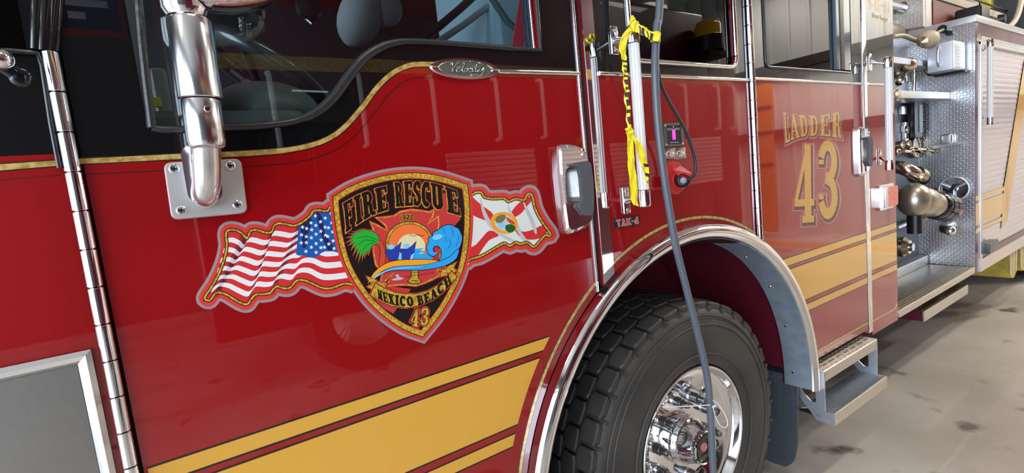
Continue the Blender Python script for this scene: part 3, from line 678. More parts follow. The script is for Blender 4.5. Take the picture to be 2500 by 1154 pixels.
# ------------------------------------------------------------------ door handles
H0 = q(1408, 460, -.026)
def rel(px, Y): return [(q(x, y, Y).x-H0.x, q(x, y, Y).z-H0.z) for x, y in px]
H_BODY = rel([(1367.6, 356), (1386, 352), (1408, 354.5), (1425, 362), (1435, 374), (1438, 392), (1444, 420), (1448, 460), (1449, 505), (1446, 546), (1432, 556), (1395, 570), (1387, 562), (1378, 498), (1370.6, 427)], -.026)
H_HOLE = rel([(1380, 420), (1385, 410), (1396, 407), (1408, 409), (1412, 416), (1416, 452), (1419, 480), (1415, 492), (1402, 498), (1384, 494), (1381, 460)], -.026)
H_LEVER = rel([(1395, 399), (1434, 392), (1441, 400), (1447, 440), (1448.5, 480), (1448, 512), (1445, 525), (1429.5, 525), (1412, 504), (1421, 488), (1416, 430), (1411, 410), (1398, 405)], -.036)
def handle(par, ox, oz, s=1.0):
    h = MB(); C = lambda P: [(ox+x*s, oz+z*s) for x, z in P]
    body = round_poly(C(H_BODY), .010*s, 3); hole = round_poly(C(H_HOLE), .004*s, 2)
    cx_ = sum(p[0] for p in body)/len(body); cz_ = sum(p[1] for p in body)/len(body)
    def ins(P, k): return [(cx_+(p[0]-cx_)*k, cz_+(p[1]-cz_)*k) for p in P]
    n = len(body); out = ins(body, 1.03)
    for A, ya, B, yb in ((out, 0, out, -.012*s), (out, -.012*s, body, -.020*s), (body, -.020*s, ins(body, .93), -.026*s)):
        h.add([(p[0], ya, p[1]) for p in A]+[(p[0], yb, p[1]) for p in B], [(i, (i+1) % n, (i+1) % n+n, i+n) for i in range(n)], CHROME, True)
    h.prism(ins(body, .93), -.0262*s, -.0255*s, CHROME, 'y', [hole])
    k = len(hole); h.add([(p[0], -.0258*s, p[1]) for p in hole]+[(p[0], -.003, p[1]) for p in hole], [(i, (i+1) % k, (i+1) % k+k, i+k) for i in range(k)], STEEL, True)
    h.prism(hole, -.003, 0, BRUSH)
    kx, kz = C(rel([(1426, 376)], -.028))[0]; h.cyl((kx, -.022*s, kz), (kx, -.030*s, kz), .0085*s, STEEL, 20, bev=.001)
    H = h.build('door_handle', par)
    g = MB(); lv = round_poly(C(H_LEVER), .003*s, 2); g.prism(lv, -.040*s, -.027*s, GREYPL, 'y', smooth_side=False); g.build('door_handle_lever', par)
handle(door, H0.x, H0.z, 1.0)
handle(rdoor, q(2114, 369, -.026).x, q(2114, 369, -.026).z, .95)
# ------------------------------------------------------------------ mirror mount
PLATEM = mat('cast_plate', (.80, .79, .77), .42, .75, bump=('noise', 12, .12))
t = MB()
plate = round_poly(XZ([(398, 396), (589, 386), (606, 520), (419, 538)], -.012), .014, 5)
n = len(plate); cc = Vector((sum(p[0] for p in plate)/n, sum(p[1] for p in plate)/n)); sh = lambda k: [tuple(cc+(Vector(p)-cc)*k) for p in plate]
loft_frame(t, [(plate, 0), (plate, -.007), (sh(.965), -.012), (sh(.93), -.012)], PLATEM); t.prism(sh(.93), -.0122, -.004, PLATEM)
for i in range(len(t.s)): pass
mount = t.build('mirror_mount_plate', TR)
for x, y in ((425, 412), (563, 404), (443, 513), (580, 499)):
    c = q(x, y, -.013); h = MB(); h.lathe([(0, .0005), (.0062, .002), (.0075, 0), (.0085, -.0005)], c, (0, -1, 0), STEEL, 20)
    for r in (0, PI/2): h.box(c.x-.004, c.x+.004, c.y-.0032, c.y-.002, c.z-.0007, c.z+.0007, BLACKPL, rot=Matrix.Rotation(r, 4, 'Y'))
    h.build('screw', mount)
MXc, MYc = .067, -.078
ARM = mat('brushed_chrome', (.78, .78, .80), .17, 1)
h = MB(); ctr = q(500, 470, -.03)
neck = [Vector((ctr.x, -.018, 1.628)), Vector((ctr.x, -.034, 1.632)), Vector((.055, -.052, 1.655)), Vector((.060, -.066, 1.70)), Vector((.064, MYc, 1.735))]
h.tube(catmull(neck, 5), .0235, ARM, 20, sx=1.0, up=(1, 0, 0))
nk = rrect(ctr.x+.001, 1.668, .056, .105, .018, 6); h.prism(nk, -.030, -.008, ARM, smooth_side=True)
h.build('mirror_neck', TR)
h = MB(); h.lathe([(0, 0), (.022, 0), (.0285, .004), (.031, .012), (.031, .082), (.030, .084)], (MXc-.004, MYc, 1.708), (0.03, 0, 1), ARM, 40); h.cyl((MXc+.004, MYc-.030, 1.772), (MXc+.004, MYc-.0335, 1.772), .0055, CHROME, 18, bev=.001); h.cyl((MXc+.004, MYc-.0334, 1.772), (MXc+.004, MYc-.0342, 1.772), .0025, BLACKPL, 10); h.build('mirror_collar', TR)
h = MB(); h.lathe([(0, 0), (.033, 0), (.035, .002), (.035, .132), (.033, .136), (.0, .136)], (MXc-.001, MYc, 1.7935), (0.02, 0, 1), ARM, 44); h.build('mirror_post', TR)
h = MB(); h.cyl((MXc, MYc, 1.92), (MXc, MYc, 1.955), .020, CHROME, 24)
h.ball((.142, MYc-.015, 1.985), .05, CHROME, 32, (1.75, 1.05, .82), Matrix.Rotation(-.18, 3, 'Y')); h.lathe([(0, -.012), (.030, -.012), (.036, 0), (.036, .04), (.0, .06)], (MXc-.002, MYc, 1.945), (0, 0, 1), CHROME, 32)
h.box(.09, .23, -.12, -.075, 2.0, 2.45, CHROME, .02); h.build('mirror_arm', TR)
# ------------------------------------------------------------------ wheel arch trim, liner, well
h = MB(); pr = [(AR-.002, -.001), (AR, .030), (AR+.001, .036), (AR-.004, .044), (AR-.014, .050), (AR-.028, .050), (AR-.040, .046), (AR-.048, .036), (AR-.0495, .032)]

def arch_lathe(nm, prof, mt, a0, a1, n=96, par=TR, th=0):
    g = MB(); k = len(prof)
    for i in range(n):
        for j in (i,): pass
    vs = []
    for i in range(n+1):
        t = math.radians(a0+(a1-a0)*i/n)
        for r, y in prof: vs.append((AX+r*math.cos(t), -y, AZ+r*math.sin(t)))
    g.add(vs, [(i*k+p, (i+1)*k+p, (i+1)*k+p+1, i*k+p+1) for i in range(n) for p in range(k-1)], mt, True)
    return g.build(nm, par, solid=False)
rim_trim = arch_lathe('wheel_arch_trim', pr, CHROME, -3.5, 203)
LIN = mat('liner_aluminium', (.25, .29, .34), .42, .25, noise=(22, (.20, .235, .28), 4, .15), bump=('noise', 24, .1))
lin_ = arch_lathe('arch_liner', [(AR-.0490, .033), (AR-.0530, .030), (AR-.0565, .0), (AR-.060, -.085), (AR-.052, -.09)], LIN, -3.0, 70)
arch_lathe('arch_liner', [(AR-.0490, .033), (AR-.0530, .030), (AR-.0565, .0), (AR-.060, -.085), (AR-.052, -.09)], RUBBER, 70, 203)
for a_ in (2, 20, 38, 56):
    r = AR-.0585; t = math.radians(a_); c = Vector((AX+r*math.cos(t), .045, AZ+r*math.sin(t))); h = MB(); h.lathe([(0, .004), (.005, .003), (.007, 0)], c, (-math.cos(t), 0, -math.sin(t)), STEEL, 14); h.build('screw', lin_)
arch_lathe('wheel_well', [(AR-.05, -.088), (AR-.03, -.12), (AR-.03, -.62), (.2, -.64), (.02, -.64)], mat('wheel_well_paint', (.14, .006, .022), .55), -3.4, 203)
# ------------------------------------------------------------------ front wheel
wz, wy = .542, .026
wheel = MB(); rt = .530
prof = [(.298, .012), (.305, -.004), (.33, -.010), (.36, -.014), (.42, -.016), (.47, -.012), (.482, -.006), (.486, -.009), (.497, -.007), (.505, -.001), (.514, .006), (.520, .016), (rt-.006, .05), (rt-.006, .29), (.515, .325), (.47, .350), (.38, .36), (.30, .335)]
wheel.lathe([(r, -y) for r, y in prof], (AX, wy, wz), (0, -1, 0), TYRE, 120)
for r_, w_ in ((.345, .0025), (.455, .003), (.478, .0025)):
    wheel.lathe([(r_-w_, .0142 if r_ < .47 else .0085), (r_, .0175 if r_ < .47 else .0125), (r_+w_, .0142 if r_ < .47 else .0085)], (AX, wy, wz), (0, -1, 0), TYRE, 120)
NB = 38
def tread(k, y0, y1, off, lug=False):
    a0 = 2*PI*(k+off)/NB; da = 2*PI/NB*.86
    prf = [(0, y0+.006), (.18, y0), (.5, y0+.0), (.82, y0), (1, y0+.006), (1, y1-.006), (.82, y1), (.5, y1+.004), (.18, y1), (0, y1-.006)]
    vs = []; n = len(prf)
    for rr, sc in ((rt-.018, 1), (rt+.008, 1), (rt+.0135, .88)):
        for f_, y in prf:
            a = a0+da*(.5+(f_-.5)*sc); ym = (y0+y1)/2+(y-(y0+y1)/2)*sc; sag = 0.0
            if lug and y < (y0+y1)/2: sag = .006
            vs.append((AX+(rr-sag)*math.cos(a), wy+ym, wz+(rr-sag)*math.sin(a)))
    fs = [(i, (i+1) % n, (i+1) % n+n, i+n) for i in range(n)]+[(i+n, (i+1) % n+n, (i+1) % n+2*n, i+2*n) for i in range(n)]+[tuple(range(2*n, 3*n))]
    wheel.add(vs, fs, TYRE)
for k in range(NB):
    for y0, y1, off, lug in ((.004, .068, 0, True), (.078, .140, .5, False), (.150, .212, 0, False), (.222, .286, .5, False), (.292, .345, 0, False)): tread(k, y0, y1, off, lug)
    a = 2*PI*(k+.93)/NB; c = Vector((AX+.515*math.cos(a), wy-.003, wz+.515*math.sin(a))); wheel.box(c.x-.010, c.x+.008, c.y-.005, c.y+.012, c.z-.005, c.z+.005, TYRE, .002, Matrix.Rotation(-a, 4, 'Y'))
tyre = wheel.build('front_wheel', TR)
h = MB(); PCH = CHROME
HOLES = [2*PI*i/10+.16 for i in range(10)]
rp = [(.298, -.010), (.2985, .000), (.295, .006), (.288, .006), (.283, .0), (.279, -.018), (.272, -.026), (.262, -.028), (.250, -.032), (.2365, -.040)]
h.lathe(rp, (AX, wy, wz), (0, -1, 0), PCH, 120)
# conical web with ten round hand holes, then the flat disc
ra, ya_, rb, yb_ = .2365, -.040, .188, -.066
nseg = 480; rows = 28; vs = []; fs = []; idx = {}
for i in range(nseg):
    t = 2*PI*i/nseg
    for j in range(rows+1):
        f = j/rows; r = ra+(rb-ra)*f; y = ya_+(yb_-ya_)*f
        vs.append((AX+r*math.cos(t), wy-y, wz+r*math.sin(t)))
def inhole(i, j):
    t = 2*PI*(i+.5)/nseg; f = (j+.5)/rows; r = ra+(rb-ra)*f
    return any((r-.2105)**2+(.2105*(((t-a+PI) % (2*PI))-PI))**2 < .0185**2 for a in HOLES)
for i in range(nseg):
    for j in range(rows):
        if not inhole(i, j):
            i2 = (i+1) % nseg; fs.append((i*(rows+1)+j, i2*(rows+1)+j, i2*(rows+1)+j+1, i*(rows+1)+j+1))
h.add(vs, fs, PCH, True)
h.lathe([(.188, -.066), (.186, -.0665), (.10, -.066), (.098, -.066)], (AX, wy, wz), (0, -1, 0), PCH, 96)
rim = h.build('rim', tyre, solid=False)
for a in HOLES:
    c = Vector((AX+.2105*math.cos(a), wy+.0535, wz+.2105*math.sin(a))); ax_ = Vector((.42*math.cos(a), 1, .42*math.sin(a))).normalized()
    g = MB(); g.lathe([(.0235, .0022), (.0215, -.0008), (.0185, -.0008), (.0170, .003), (.0168, .03)], c-ax_*.002, ax_, PCH, 28); g.lathe([(.0168, .012), (0, .012)], c-ax_*.002, ax_, BLACKPL, 24, smooth=False); g.build('hand_hole', tyre, solid=False)
for i in range(10):
    a = HOLES[i]+PI/10; c = Vector((AX+.160*math.cos(a), wy+.066, wz+.160*math.sin(a))); g = MB()
    g.lathe([(.021, 0), (.021, .004), (.0185, .006)], c, (0, -1, 0), ARM, 24); g.lathe([(.0200, .004), (.0200, .034), (.018, .036), (.0125, .037), (.0125, .060), (.010, .064), (0, .064)], c, (0, -1, 0), mat('nut_steel', (.16, .155, .16), .36, 1) if 'nut_steel' not in MATS else MATS['nut_steel'], 12); g.build('lug_nut', tyre)
h = MB(); h.lathe([(.100, -.066), (.100, -.045), (.098, -.040), (.094, -.040), (.094, -.034), (.088, -.034), (.088, -.026), (.082, -.024), (.076, -.006), (.066, .020), (.064, .034), (.0645, .040), (.060, .044), (.056, .040), (.056, .026), (.0, .026)], (AX, wy, wz), (0, -1, 0), PCH, 72); h.build('hub', tyre)
h = MB(); h.lathe([(.055, .020), (.055, .030), (.044, .034), (.043, .028)], (AX, wy, wz), (0, -1, 0), BLACKPL, 48); h.lathe([(.044, .030), (.044, .036), (.034, .037), (.033, .030), (0, .029)], (AX, wy, wz), (0, -1, 0), mat('smoked_ring', (.09, .08, .07), .2, .6), 48)
h.lathe([(.016, .029), (.016, .036), (.010, .037), (.009, .034), (0, .034)], (AX, wy, wz), (0, -1, 0), mat('pink_rubber_plug', (.62, .22, .24), .45), 28); h.build('oil_cap', tyre)
# mud flap
MUD = mat('mud_flap_rubber', (.05, .058, .07), .42, noise=(120, (.07, .08, .095), 5, .2), bump=('noise', 60, .25))
fpnts = [qx(1949, 926, 2.27), qx(1949, 1085, 2.27), qx(1940, 1125, 2.27), qx(1922, 1139, 2.27)]
yz = [(.60, .57), (fpnts[0].y, .57)]+[(p.y, p.z) for p in fpnts]+[(.60, fpnts[-1].z-.03)]
h = MB(); h.prism(round_poly(yz, .02, 4), 2.262, 2.272, MUD, 'x'); h.build('mud_flap', TR)
h = MB(); h.box(2.255, 2.275, .05, .6, .56, .58, BLACKPL, .004); h.build('flap_bracket', TR)
# ------------------------------------------------------------------ folding step under the rear door
SX0, SX1 = 2.300, 2.868
PLATE_ST = mat('step_tread_plate', (.66, .63, .57), .36, 1, bump=('plate', 46, .9, (0, 1), .003))
h = MB(); h.box(SX0, SX1, -.062, .05, .590, .602, PLATE_ST, .002); h.box(SX0, SX1, -.064, -.054, .550, .600, PLATE_S, .003); h.build('step_tread', TR)
steptop = [o for o in COL.objects if o.name.startswith('step_tread')][0]
for k in range(7):
    x = SX0+.075+k*(SX1-SX0-.12)/6; g = MB(); g.prism([(x-.016, -.036), (x-.006, -.031), (x+.006, -.031), (x+.016, -.036), (x+.016, -.024), (x+.006, -.028), (x-.006, -.028), (x-.016, -.024)], .6005, .6032, BLACKPL, 'z'); g.build('drain_slot', steptop)
sidep = lambda yo, yl: [(.05, .595), (-.064, .595), (-.064, .565), (-.062, .412), (yl, .412), (yl, .355), (-.026, .357), (.07, .47), (.07, .56)]
for x, nm in ((SX0, 'a'), (SX1-.006, 'b')):
    g = MB(); g.prism(sidep(0, -.100), x, x+.006, ALUM_L, 'x', [round_poly([(.045, .50), (.02, .517), (-.024, .510), (-.024, .442), (-.004, .44), (.040, .482)], .006, 2)]); g.build('step_side_plate', TR)
g = MB(); g.box(SX0, SX1, -.104, -.096, .357, .414, mat('step_lip', (.70, .63, .52), .4, .8), .002)
for k in range(30):
    x = SX0+.012+k*(SX1-SX0-.024)/29; g.tube([(x-.004, .045, .392), (x, .01, .402), (x+.002, -.03, .408), (x, -.07, .404), (x-.002, -.096, .410)], .0050, ALUM_L, 8)
g.box(SX0, SX1, -.1, .05, .378, .386, BLACKPL); g.build('lower_step', TR)
# ------------------------------------------------------------------ grab rails
def grab(nm, top, bot, par, r=.0165, bt=None, bb=None, flip=1):
    g = MB(); T_ = Vector(top); B2 = Vector(bot); d = (T_-B2).normalized()
    cols = WHITE_TUBE
    # ribbed tube
    n = 28; vs = []
    for e in (B2+d*.05, T_-d*.05):
        for k in range(n):
            a = 2*PI*k/n; rr = r*(1 if k % 2 else .93); vs.append(e+Vector((math.cos(a)*rr, math.sin(a)*rr, 0)))
    g.add(vs, [(k, (k+1) % n, (k+1) % n+n, k+n) for k in range(n)], cols)
    G = g.build(nm, par)
    for e, s_, br in ((T_, 1, bt), (B2, -1, bb)):
        c = MB(); c.lathe([(0, 0), (r*.7, 0), (r*1.1, .004), (r*1.16, .012), (r*1.16, .052), (0, .052)], e+d*s_*.004, -d*s_, CHROME, 28)
        if br:
            b0 = Vector((br[0], -.004, br[1])); mid_ = e-d*s_*.03
            c.tube([mid_, mid_+(b0-mid_)*.5, b0], [.008, .006, .012], CHROME, 14)
            c.box(br[0]-.016, br[0]+.016, -.008, 0, br[1]-.043, br[1]+.043, CHROME, .004)
            for zz in (-.03, .03): c.lathe([(0, .0105), (.005, .010), (.006, .008)], (br[0], 0, br[1]+zz), (0, -1, 0), STEEL, 12)
        c.build('grab_rail_end', par)
    return G
bk1, bk2 = q(1497, 100), q(1526, 489)
grab('grab_rail', (1.184, -.083, 2.008), (1.180, -.083, 1.478), TR, .0165, (bk1.x, bk1.z), (bk2.x, bk2.z))
bk3 = q(2122, 152); bk4 = q(2146, 383)
grab('grab_rail', (3.052, -.07, 2.012), (3.046, -.07, 1.452), TR, .0165, (bk3.x, bk3.z), (bk4.x-.0, bk4.z))
# ------------------------------------------------------------------ instruments beside the rail
def rect_px(x0, y0, x1, y1, Y=0.0): a = q(x0, y0, Y); b = q(x1, y1, Y); return a.x, b.x, b.z, a.z
h = MB(); x0, x1, z0, z1 = rect_px(1617, 300, 1664, 359); z0, z1 = q(1640, 358).z, q(1640, 301).z; x0, x1 = q(1617, 330).x, q(1665, 330).x
h.prism(rrect((x0+x1)/2, (z0+z1)/2, x1-x0, z1-z0, .006), -.006, 0, BLACKPL); 
ch = h.build('charger_display', TR)
h = MB(); fo = rrect((x0+x1)/2, (z0+z1)/2, x1-x0, z1-z0, .006); HH = z1-z0; fi = rrect((x0+x1)/2, (z0+z1)/2, (x1-x0)*.74, HH*.80, .004); loft_frame(h, [(fo, -.006), (fo, -.008), (fi, -.0085), (fi, -.006)], mat('display_bezel', (.20, .21, .20), .25, .7)); 
for sx in (x0+.008, x1-.008):
    for sz in (z0+.008, z1-.008): h.lathe([(0, .0105), (.003, .010), (.004, .0085)], (sx, 0, sz), (0, -1, 0), STEEL, 10)
h.build('bezel', ch, solid=False)
xm, zm = (x0+x1)/2, (z0+z1)/2
small_text('AUTO CHARGE', 'display_lettering', ch, K('silver'), xm, zm+HH*.24, -.0066, HH*.12); small_text('BATTERY CHARGER', 'display_lettering', ch, K('silver'), xm, zm-HH*.33, -.0066, HH*.065)
h = MB(); h.lathe([(.0035, 0), (.0, 0)], (xm, -.0067, zm+HH*.345), (0, -1, 0), K('silver'), 14, smooth=False); h.build('crest_mark', ch)
for k in range(8):
    h = MB(); h.box(xm-.008, xm+.008, -.0075, -.006, zm+HH*(.165-k*.053), zm+HH*(.205-k*.053), LED, .0008)
    h.build('light_bar', ch)
for x_, y_ in ((1633, 375), (1658, 374)):
    c = q(x_, y_); h = MB(); h.box(c.x-.031, c.x+.030, -.006, 0, c.z-.019, c.z+.019, STEEL, .003)
    h.lathe([(.0, .010), (.010, .010), (.012, .008), (.0125, .006)], (0, 0, 0), (0, -1, 0), CHROME, 24)
    k0 = len(h.v)-24*4
    for i in range(k0, len(h.v)): v = h.v[i]; h.v[i] = (c.x+v[0]*1.6, v[1], c.z+v[2]*1.0)
    h.build('indicator_gauge', TR)
# red shore-power inlet with its flap
c = q(1655, 435); IN = []
h = MB(); ip = round_poly(XZ([(1628, 400), (1640, 393), (1657, 396), (1665, 408), (1664, 425), (1668, 440), (1667, 462), (1655, 474), (1640, 475), (1630, 455)], -.004), .012, 4)
h.prism(ip, -.008, 0, PLUGRED, smooth_side=True); h.lathe([(.034, .004), (.034, .022), (.028, .024), (.026, .012)], (c.x-.006, 0, c.z-.004), (0, -1, 0), PLUGRED, 32); 
inlet = h.build('power_inlet', TR)
h = MB(); fa = q(1645, 402, -.02); fl = [q(1641, 404, -.012), q(1648, 400, -.014), q(1662, 404, -.035), q(1680, 414, -.055), q(1690, 424, -.065), q(1688, 431, -.065), q(1672, 432, -.055), q(1655, 424, -.035), q(1645, 414, -.018)]
nf = len(fl); h.add([v for v in fl]+[v+Vector((0, .003, -.005)) for v in fl], [tuple(range(nf)), tuple(range(nf, 2*nf))]+[(i, (i+1) % nf, (i+1) % nf+nf, i+nf) for i in range(nf)], PLUGRED); h.build('inlet_flap', inlet)
# suspension badge
bx = XZ([(1497, 534), (1560, 525), (1561, 548), (1499, 557)]); h = MB(); h.prism(round_poly(bx, .006, 3), -.004, 0, BLACKPL); bd = h.build('suspension_badge', TR)
a = Art(Y=-.0042); letters(a, 'TAK-4', [(1501, 537), (1557, 529)], [(1504, 553), (1557, 545)], [(K('silver'), .9, 1, (0, 0)), (K('coral'), 0, 2, (0, 0))], .04, smooth=False); a.build('badge_lettering', bd, solid=False)
# marker light
h = MB(); mc = q(2166, 478); h.prism(rrect(3.172, mc.z, .195, .135, .02), -.012, 0, CHROME, smooth_side=True); ml = h.build('marker_light_base', TR)
h = MB(); h.prism(rrect(3.190, mc.z, .135, .105, .012), -.034, -.012, LENSR, smooth_side=True); h.build('marker_lens', ml)
h = MB(); h.box(3.098, 3.122, -.036, -.010, mc.z-.053, mc.z+.053, STEEL, .003); h.build('marker_reflector', ml)
# ------------------------------------------------------------------ LADDER 43
a = Art()
lt = [(1912, 274), (1950, 281), (2000, 282), (2052, 271)]; lb = [(1917, 350), (1955, 334), (2000, 331), (2054, 337)]
SH = mat('letter_outline', (.46, .16, .16), .4, 0, 1)
letters(a, 'LADDER', lt, lb, [(SH, 4.2, 2, (1.5, 3)), (mat('letter_ground', (.42, .07, .06), .4, 0, 1), 2.6, 3, (1, 2)), (BLK, 1.0, 4, (1, 1.2)), (GOLD, 0, 5, (0, 0))], .05)
a.build('unit_lettering', rdoor, solid=False)
a = Art(); lay = [(SH, 7, 2, (2, 4)), (MATS['letter_ground'], 5, 3, (1, 3)), (K('deepred'), 2.5, 4, (2, 6)), (BLK, .8, 5, (1, 2)), (GOLD, 0, 6, (0, 0))]
letters(a, '4', [(1937, 352), (1990, 352)], [(1938, 545), (1992, 541)], lay, 0, smooth=False)
letters(a, '3', [(1992, 345), (2048, 345)], [(1994, 532), (2048, 528)], lay, 0, smooth=False)
a.build('unit_number', rdoor, solid=False)
# ================================================================== DOOR EMBLEM (flat printed artwork, traced on the door's plane)
Dp = lambda L: [(780+x/2.508, 390+y/2.508) for x, y in L]
Cp = lambda L: [(450+x/2.8145, 390+y/2.8145) for x, y in L]
sh_ = Dp([(98, 236), (200, 176), (340, 127), (480, 101), (620, 98), (760, 122), (888, 163), (900, 260), (902, 350), (898, 450), (884, 570), (853, 690), (800, 810), (725, 935), (625, 1062), (530, 1026), (420, 955), (325, 870), (258, 785), (200, 690), (158, 590), (125, 460), (106, 330)])
def corner_smooth(P, corners, sub=5):
    out = []; n = len(P); cs = sorted(corners)
    for a, b in zip(cs, cs[1:]+[cs[0]+n]):
        seg = [P[i % n] for i in range(a, b+1)]; out += [tuple(p[:2]) for p in catmull([(s[0], s[1], 0) for s in seg], sub)][:-1]
    return out
shield = corner_smooth(sh_, [0, 6, 14])
fl_rope = Cp([(1030, 325), (1000, 326), (985, 348), (960, 352), (925, 347), (885, 352), (862, 388), (800, 435), (750, 452), (690, 440), (640, 437), (612, 460), (600, 495), (560, 500), (500, 482), (455, 488), (430, 538), (392, 502), (345, 482), (297, 486), (285, 520), (292, 590), (272, 690), (235, 785), (195, 860), (142, 940), (150, 962), (178, 962), (205, 925), (232, 910), (285, 922), (335, 952), (390, 983), (432, 990), (458, 958), (490, 925), (545, 922), (592, 912), (612, 885), (640, 868), (685, 882), (728, 876), (770, 830), (830, 828), (900, 860), (965, 883), (1030, 875), (1100, 848), (1170, 862)])
fr_rope = Dp([(885, 208), (905, 192), (930, 214), (955, 200), (990, 200), (1008, 228), (1060, 238), (1130, 236), (1155, 255), (1200, 238), (1252, 246), (1270, 214), (1292, 207), (1304, 232), (1320, 300), (1362, 380), (1412, 450), (1402, 466), (1382, 460), (1352, 492), (1322, 527), (1302, 530), (1270, 505), (1232, 516), (1200, 506), (1165, 526), (1130, 510), (1090, 530), (1040, 560), (980, 592), (930, 605), (890, 635)])
EM = Art(); G_ = K('grey')
for pth, cl in ((shield, True), (fl_rope, False), (fr_rope, False)):
    EM.line(pth, 44 if cl else 42, G_, 1, closed=cl, smooth=0 if cl else 4)
for p in fl_rope[1:-1]+fr_rope[1:-1]: EM.disc(p, 21, 21, G_, 1, 20)
for k_ in (0, 6, 14): EM.disc(sh_[k_], 22, 22, G_, 1, 24)
emb = EM.build('emblem_backing', TR, solid=False)
def epart(nm): 
    return Art(), nm
for pth in (fl_rope, fr_rope):
    A = Art(); A.line(pth, 28, K('coral'), 4, smooth=4)
    for p in pth[1:-1]: A.disc(p, 14, 14, K('coral'), 4, 16)
    A.build('flag_border', emb, solid=False)
A = Art(); A.line(shield, 30, K('coral'), 12, closed=True)
for k_ in (0, 6, 14): A.disc(sh_[k_], 15, 15, K('coral'), 12, 22)

A.build('shield_border', emb, solid=False)
# stars-and-stripes
top = Cp([(304, 506), (345, 500), (395, 525), (428, 556), (455, 505), (500, 500), (560, 515), (604, 505), (625, 455), (690, 458), (750, 470), (800, 450), (868, 400), (888, 366), (935, 364), (985, 362), (1005, 340), (1035, 335)])
bot = Cp([(172, 946), (190, 930), (212, 905), (235, 895), (290, 912), (350, 946), (420, 974), (455, 935), (480, 905), (545, 908), (590, 895), (612, 860), (650, 850), (720, 862), (765, 815), (840, 812), (960, 866), (1165, 845)])
fold = [.0, .35, .7, 1, 0, 0, .4, .95, 0, 0, .35, .9, .5, .1, .5, .2, .5, .6]
top = [tuple(p[:2]) for p in catmull([(a[0], a[1], 0) for a in top], 5)]; bot = [tuple(p[:2]) for p in catmull([(a[0], a[1], 0) for a in bot], 5)]
A = Art(); NS = 13; NU = 85
def fs_(u, v):
    a = curve_at(top, u); b = curve_at(bot, u); return (a[0]+(b[0]-a[0])*v, a[1]+(b[1]-a[1])*v)
def tone(u, base):
    k = u*(len(fold)-1); i = min(len(fold)-2, int(k)); f = fold[i]+(fold[i+1]-fold[i])*(k-i)
    if base == 'red': return K('flagred') if f < .62 else (MATS.get('foldred') or mat('foldred', lin((150, 34, 44))[:3], .38, 0, .55)) if f < .84 else K('deepred')
    if base == 'white': return K('white') if f < .72 else K('pale') if f < .9 else K('fold')
    return K('blue') if f < .55 else K('navy')
for i in range(NU):
    u0, u1 = i/NU, (i+1)/NU
    for j in range(NS):
        v0, v1 = j/NS, (j+1)/NS; b_ = 'red' if j % 2 == 0 else 'white'
        um = (u0+u1)/2
        A.add([A.P(fs_(u, v), 6) for u, v in ((u0, v0), (u1, v0), (u1, v1), (u0, v1))], [(0, 1, 2, 3)], tone(um, b_))
A.build('striped_flag', emb, solid=False)
A = Art(); A.fill(Cp([(793, 454), (830, 432), (868, 402), (884, 368), (900, 364), (935, 365), (985, 362), (1005, 340), (1045, 335), (1085, 612), (1020, 628), (965, 628), (930, 648), (900, 671), (860, 668), (815, 655), (768, 650), (778, 560), (780, 500)]), K('blue'), 7, 2)
for P_ in ([(800, 455), (866, 404), (876, 430), (850, 500), (838, 590), (812, 600), (806, 520)], [(905, 370), (930, 368), (950, 420), (965, 500), (1000, 560), (1030, 610), (990, 622), (960, 560), (930, 480)]): A.fill(Cp(P_), K('navy'), 7.5, 3)
A.build('flag_canton', emb, solid=False)
A = Art()
stars = [(900, 385), (967, 400), (1008, 368), (935, 425), (1012, 433), (870, 433), (903, 450), (967, 462), (812, 462), (840, 472), (875, 480), (990, 466), (937, 490), (1018, 495), (805, 515), (905, 510), (838, 527), (970, 518), (985, 526), (872, 535), (940, 550), (1022, 556), (803, 570), (838, 568), (905, 575), (992, 578), (872, 600), (938, 603), (962, 600), (1028, 608), (835, 628), (905, 635)]
for x, y in stars:
    c = Cp([(x, y)])[0]; r = 5.6; A.fill([(c[0]+math.sin(PI*k/5+.15)*(r if k % 2 == 0 else r*.42), c[1]-math.cos(PI*k/5+.15)*(r if k % 2 == 0 else r*.42)) for k in range(10)], K('white'), 8)
A.build('flag_stars', emb, solid=False)
# white flag with a red saltire and round seal
A = Art(); A.fill(fr_rope, K('offwhite'), 6, 2)
A.fill(Dp([(905, 200), (935, 225), (960, 250), (1010, 290), (1060, 330), (1050, 372), (985, 360), (930, 330), (905, 280)]), K('flagred'), 8, 3)
A.fill(Dp([(915, 545), (955, 520), (1000, 470), (1035, 435), (1075, 440), (1095, 465), (1040, 490), (1000, 540), (965, 590), (915, 605)]), K('flagred'), 8, 3)
A.fill(Dp([(1175, 320), (1215, 268), (1258, 244), (1290, 220), (1300, 245), (1265, 290), (1230, 330), (1190, 350)]), K('flagred'), 8, 3)
A.fill(Dp([(1195, 420), (1250, 440), (1310, 425), (1368, 400), (1395, 438), (1345, 480), (1280, 488), (1225, 470)]), K('flagred'), 8, 3)
for P_ in ([(985, 230), (1005, 290), (1045, 370), (1100, 440), (1190, 490), (1170, 500), (1070, 440), (1015, 370), (990, 300)], [(1150, 250), (1165, 300), (1205, 370), (1235, 440), (1270, 495), (1240, 490), (1190, 400), (1160, 330)], [(1245, 250), (1275, 300), (1310, 370), (1330, 440), (1318, 450), (1290, 380), (1260, 310)]):
    A.fill(Dp(P_), K('fold'), 9, 3)
A.build('cross_flag', emb, solid=False)
A = Art(); c = Dp([(1130, 386)])[0]; A.disc(c, 34, 26, K('amber'), 10, 36, .25); A.disc(c, 24, 19, K('pale'), 11, 30, .25)
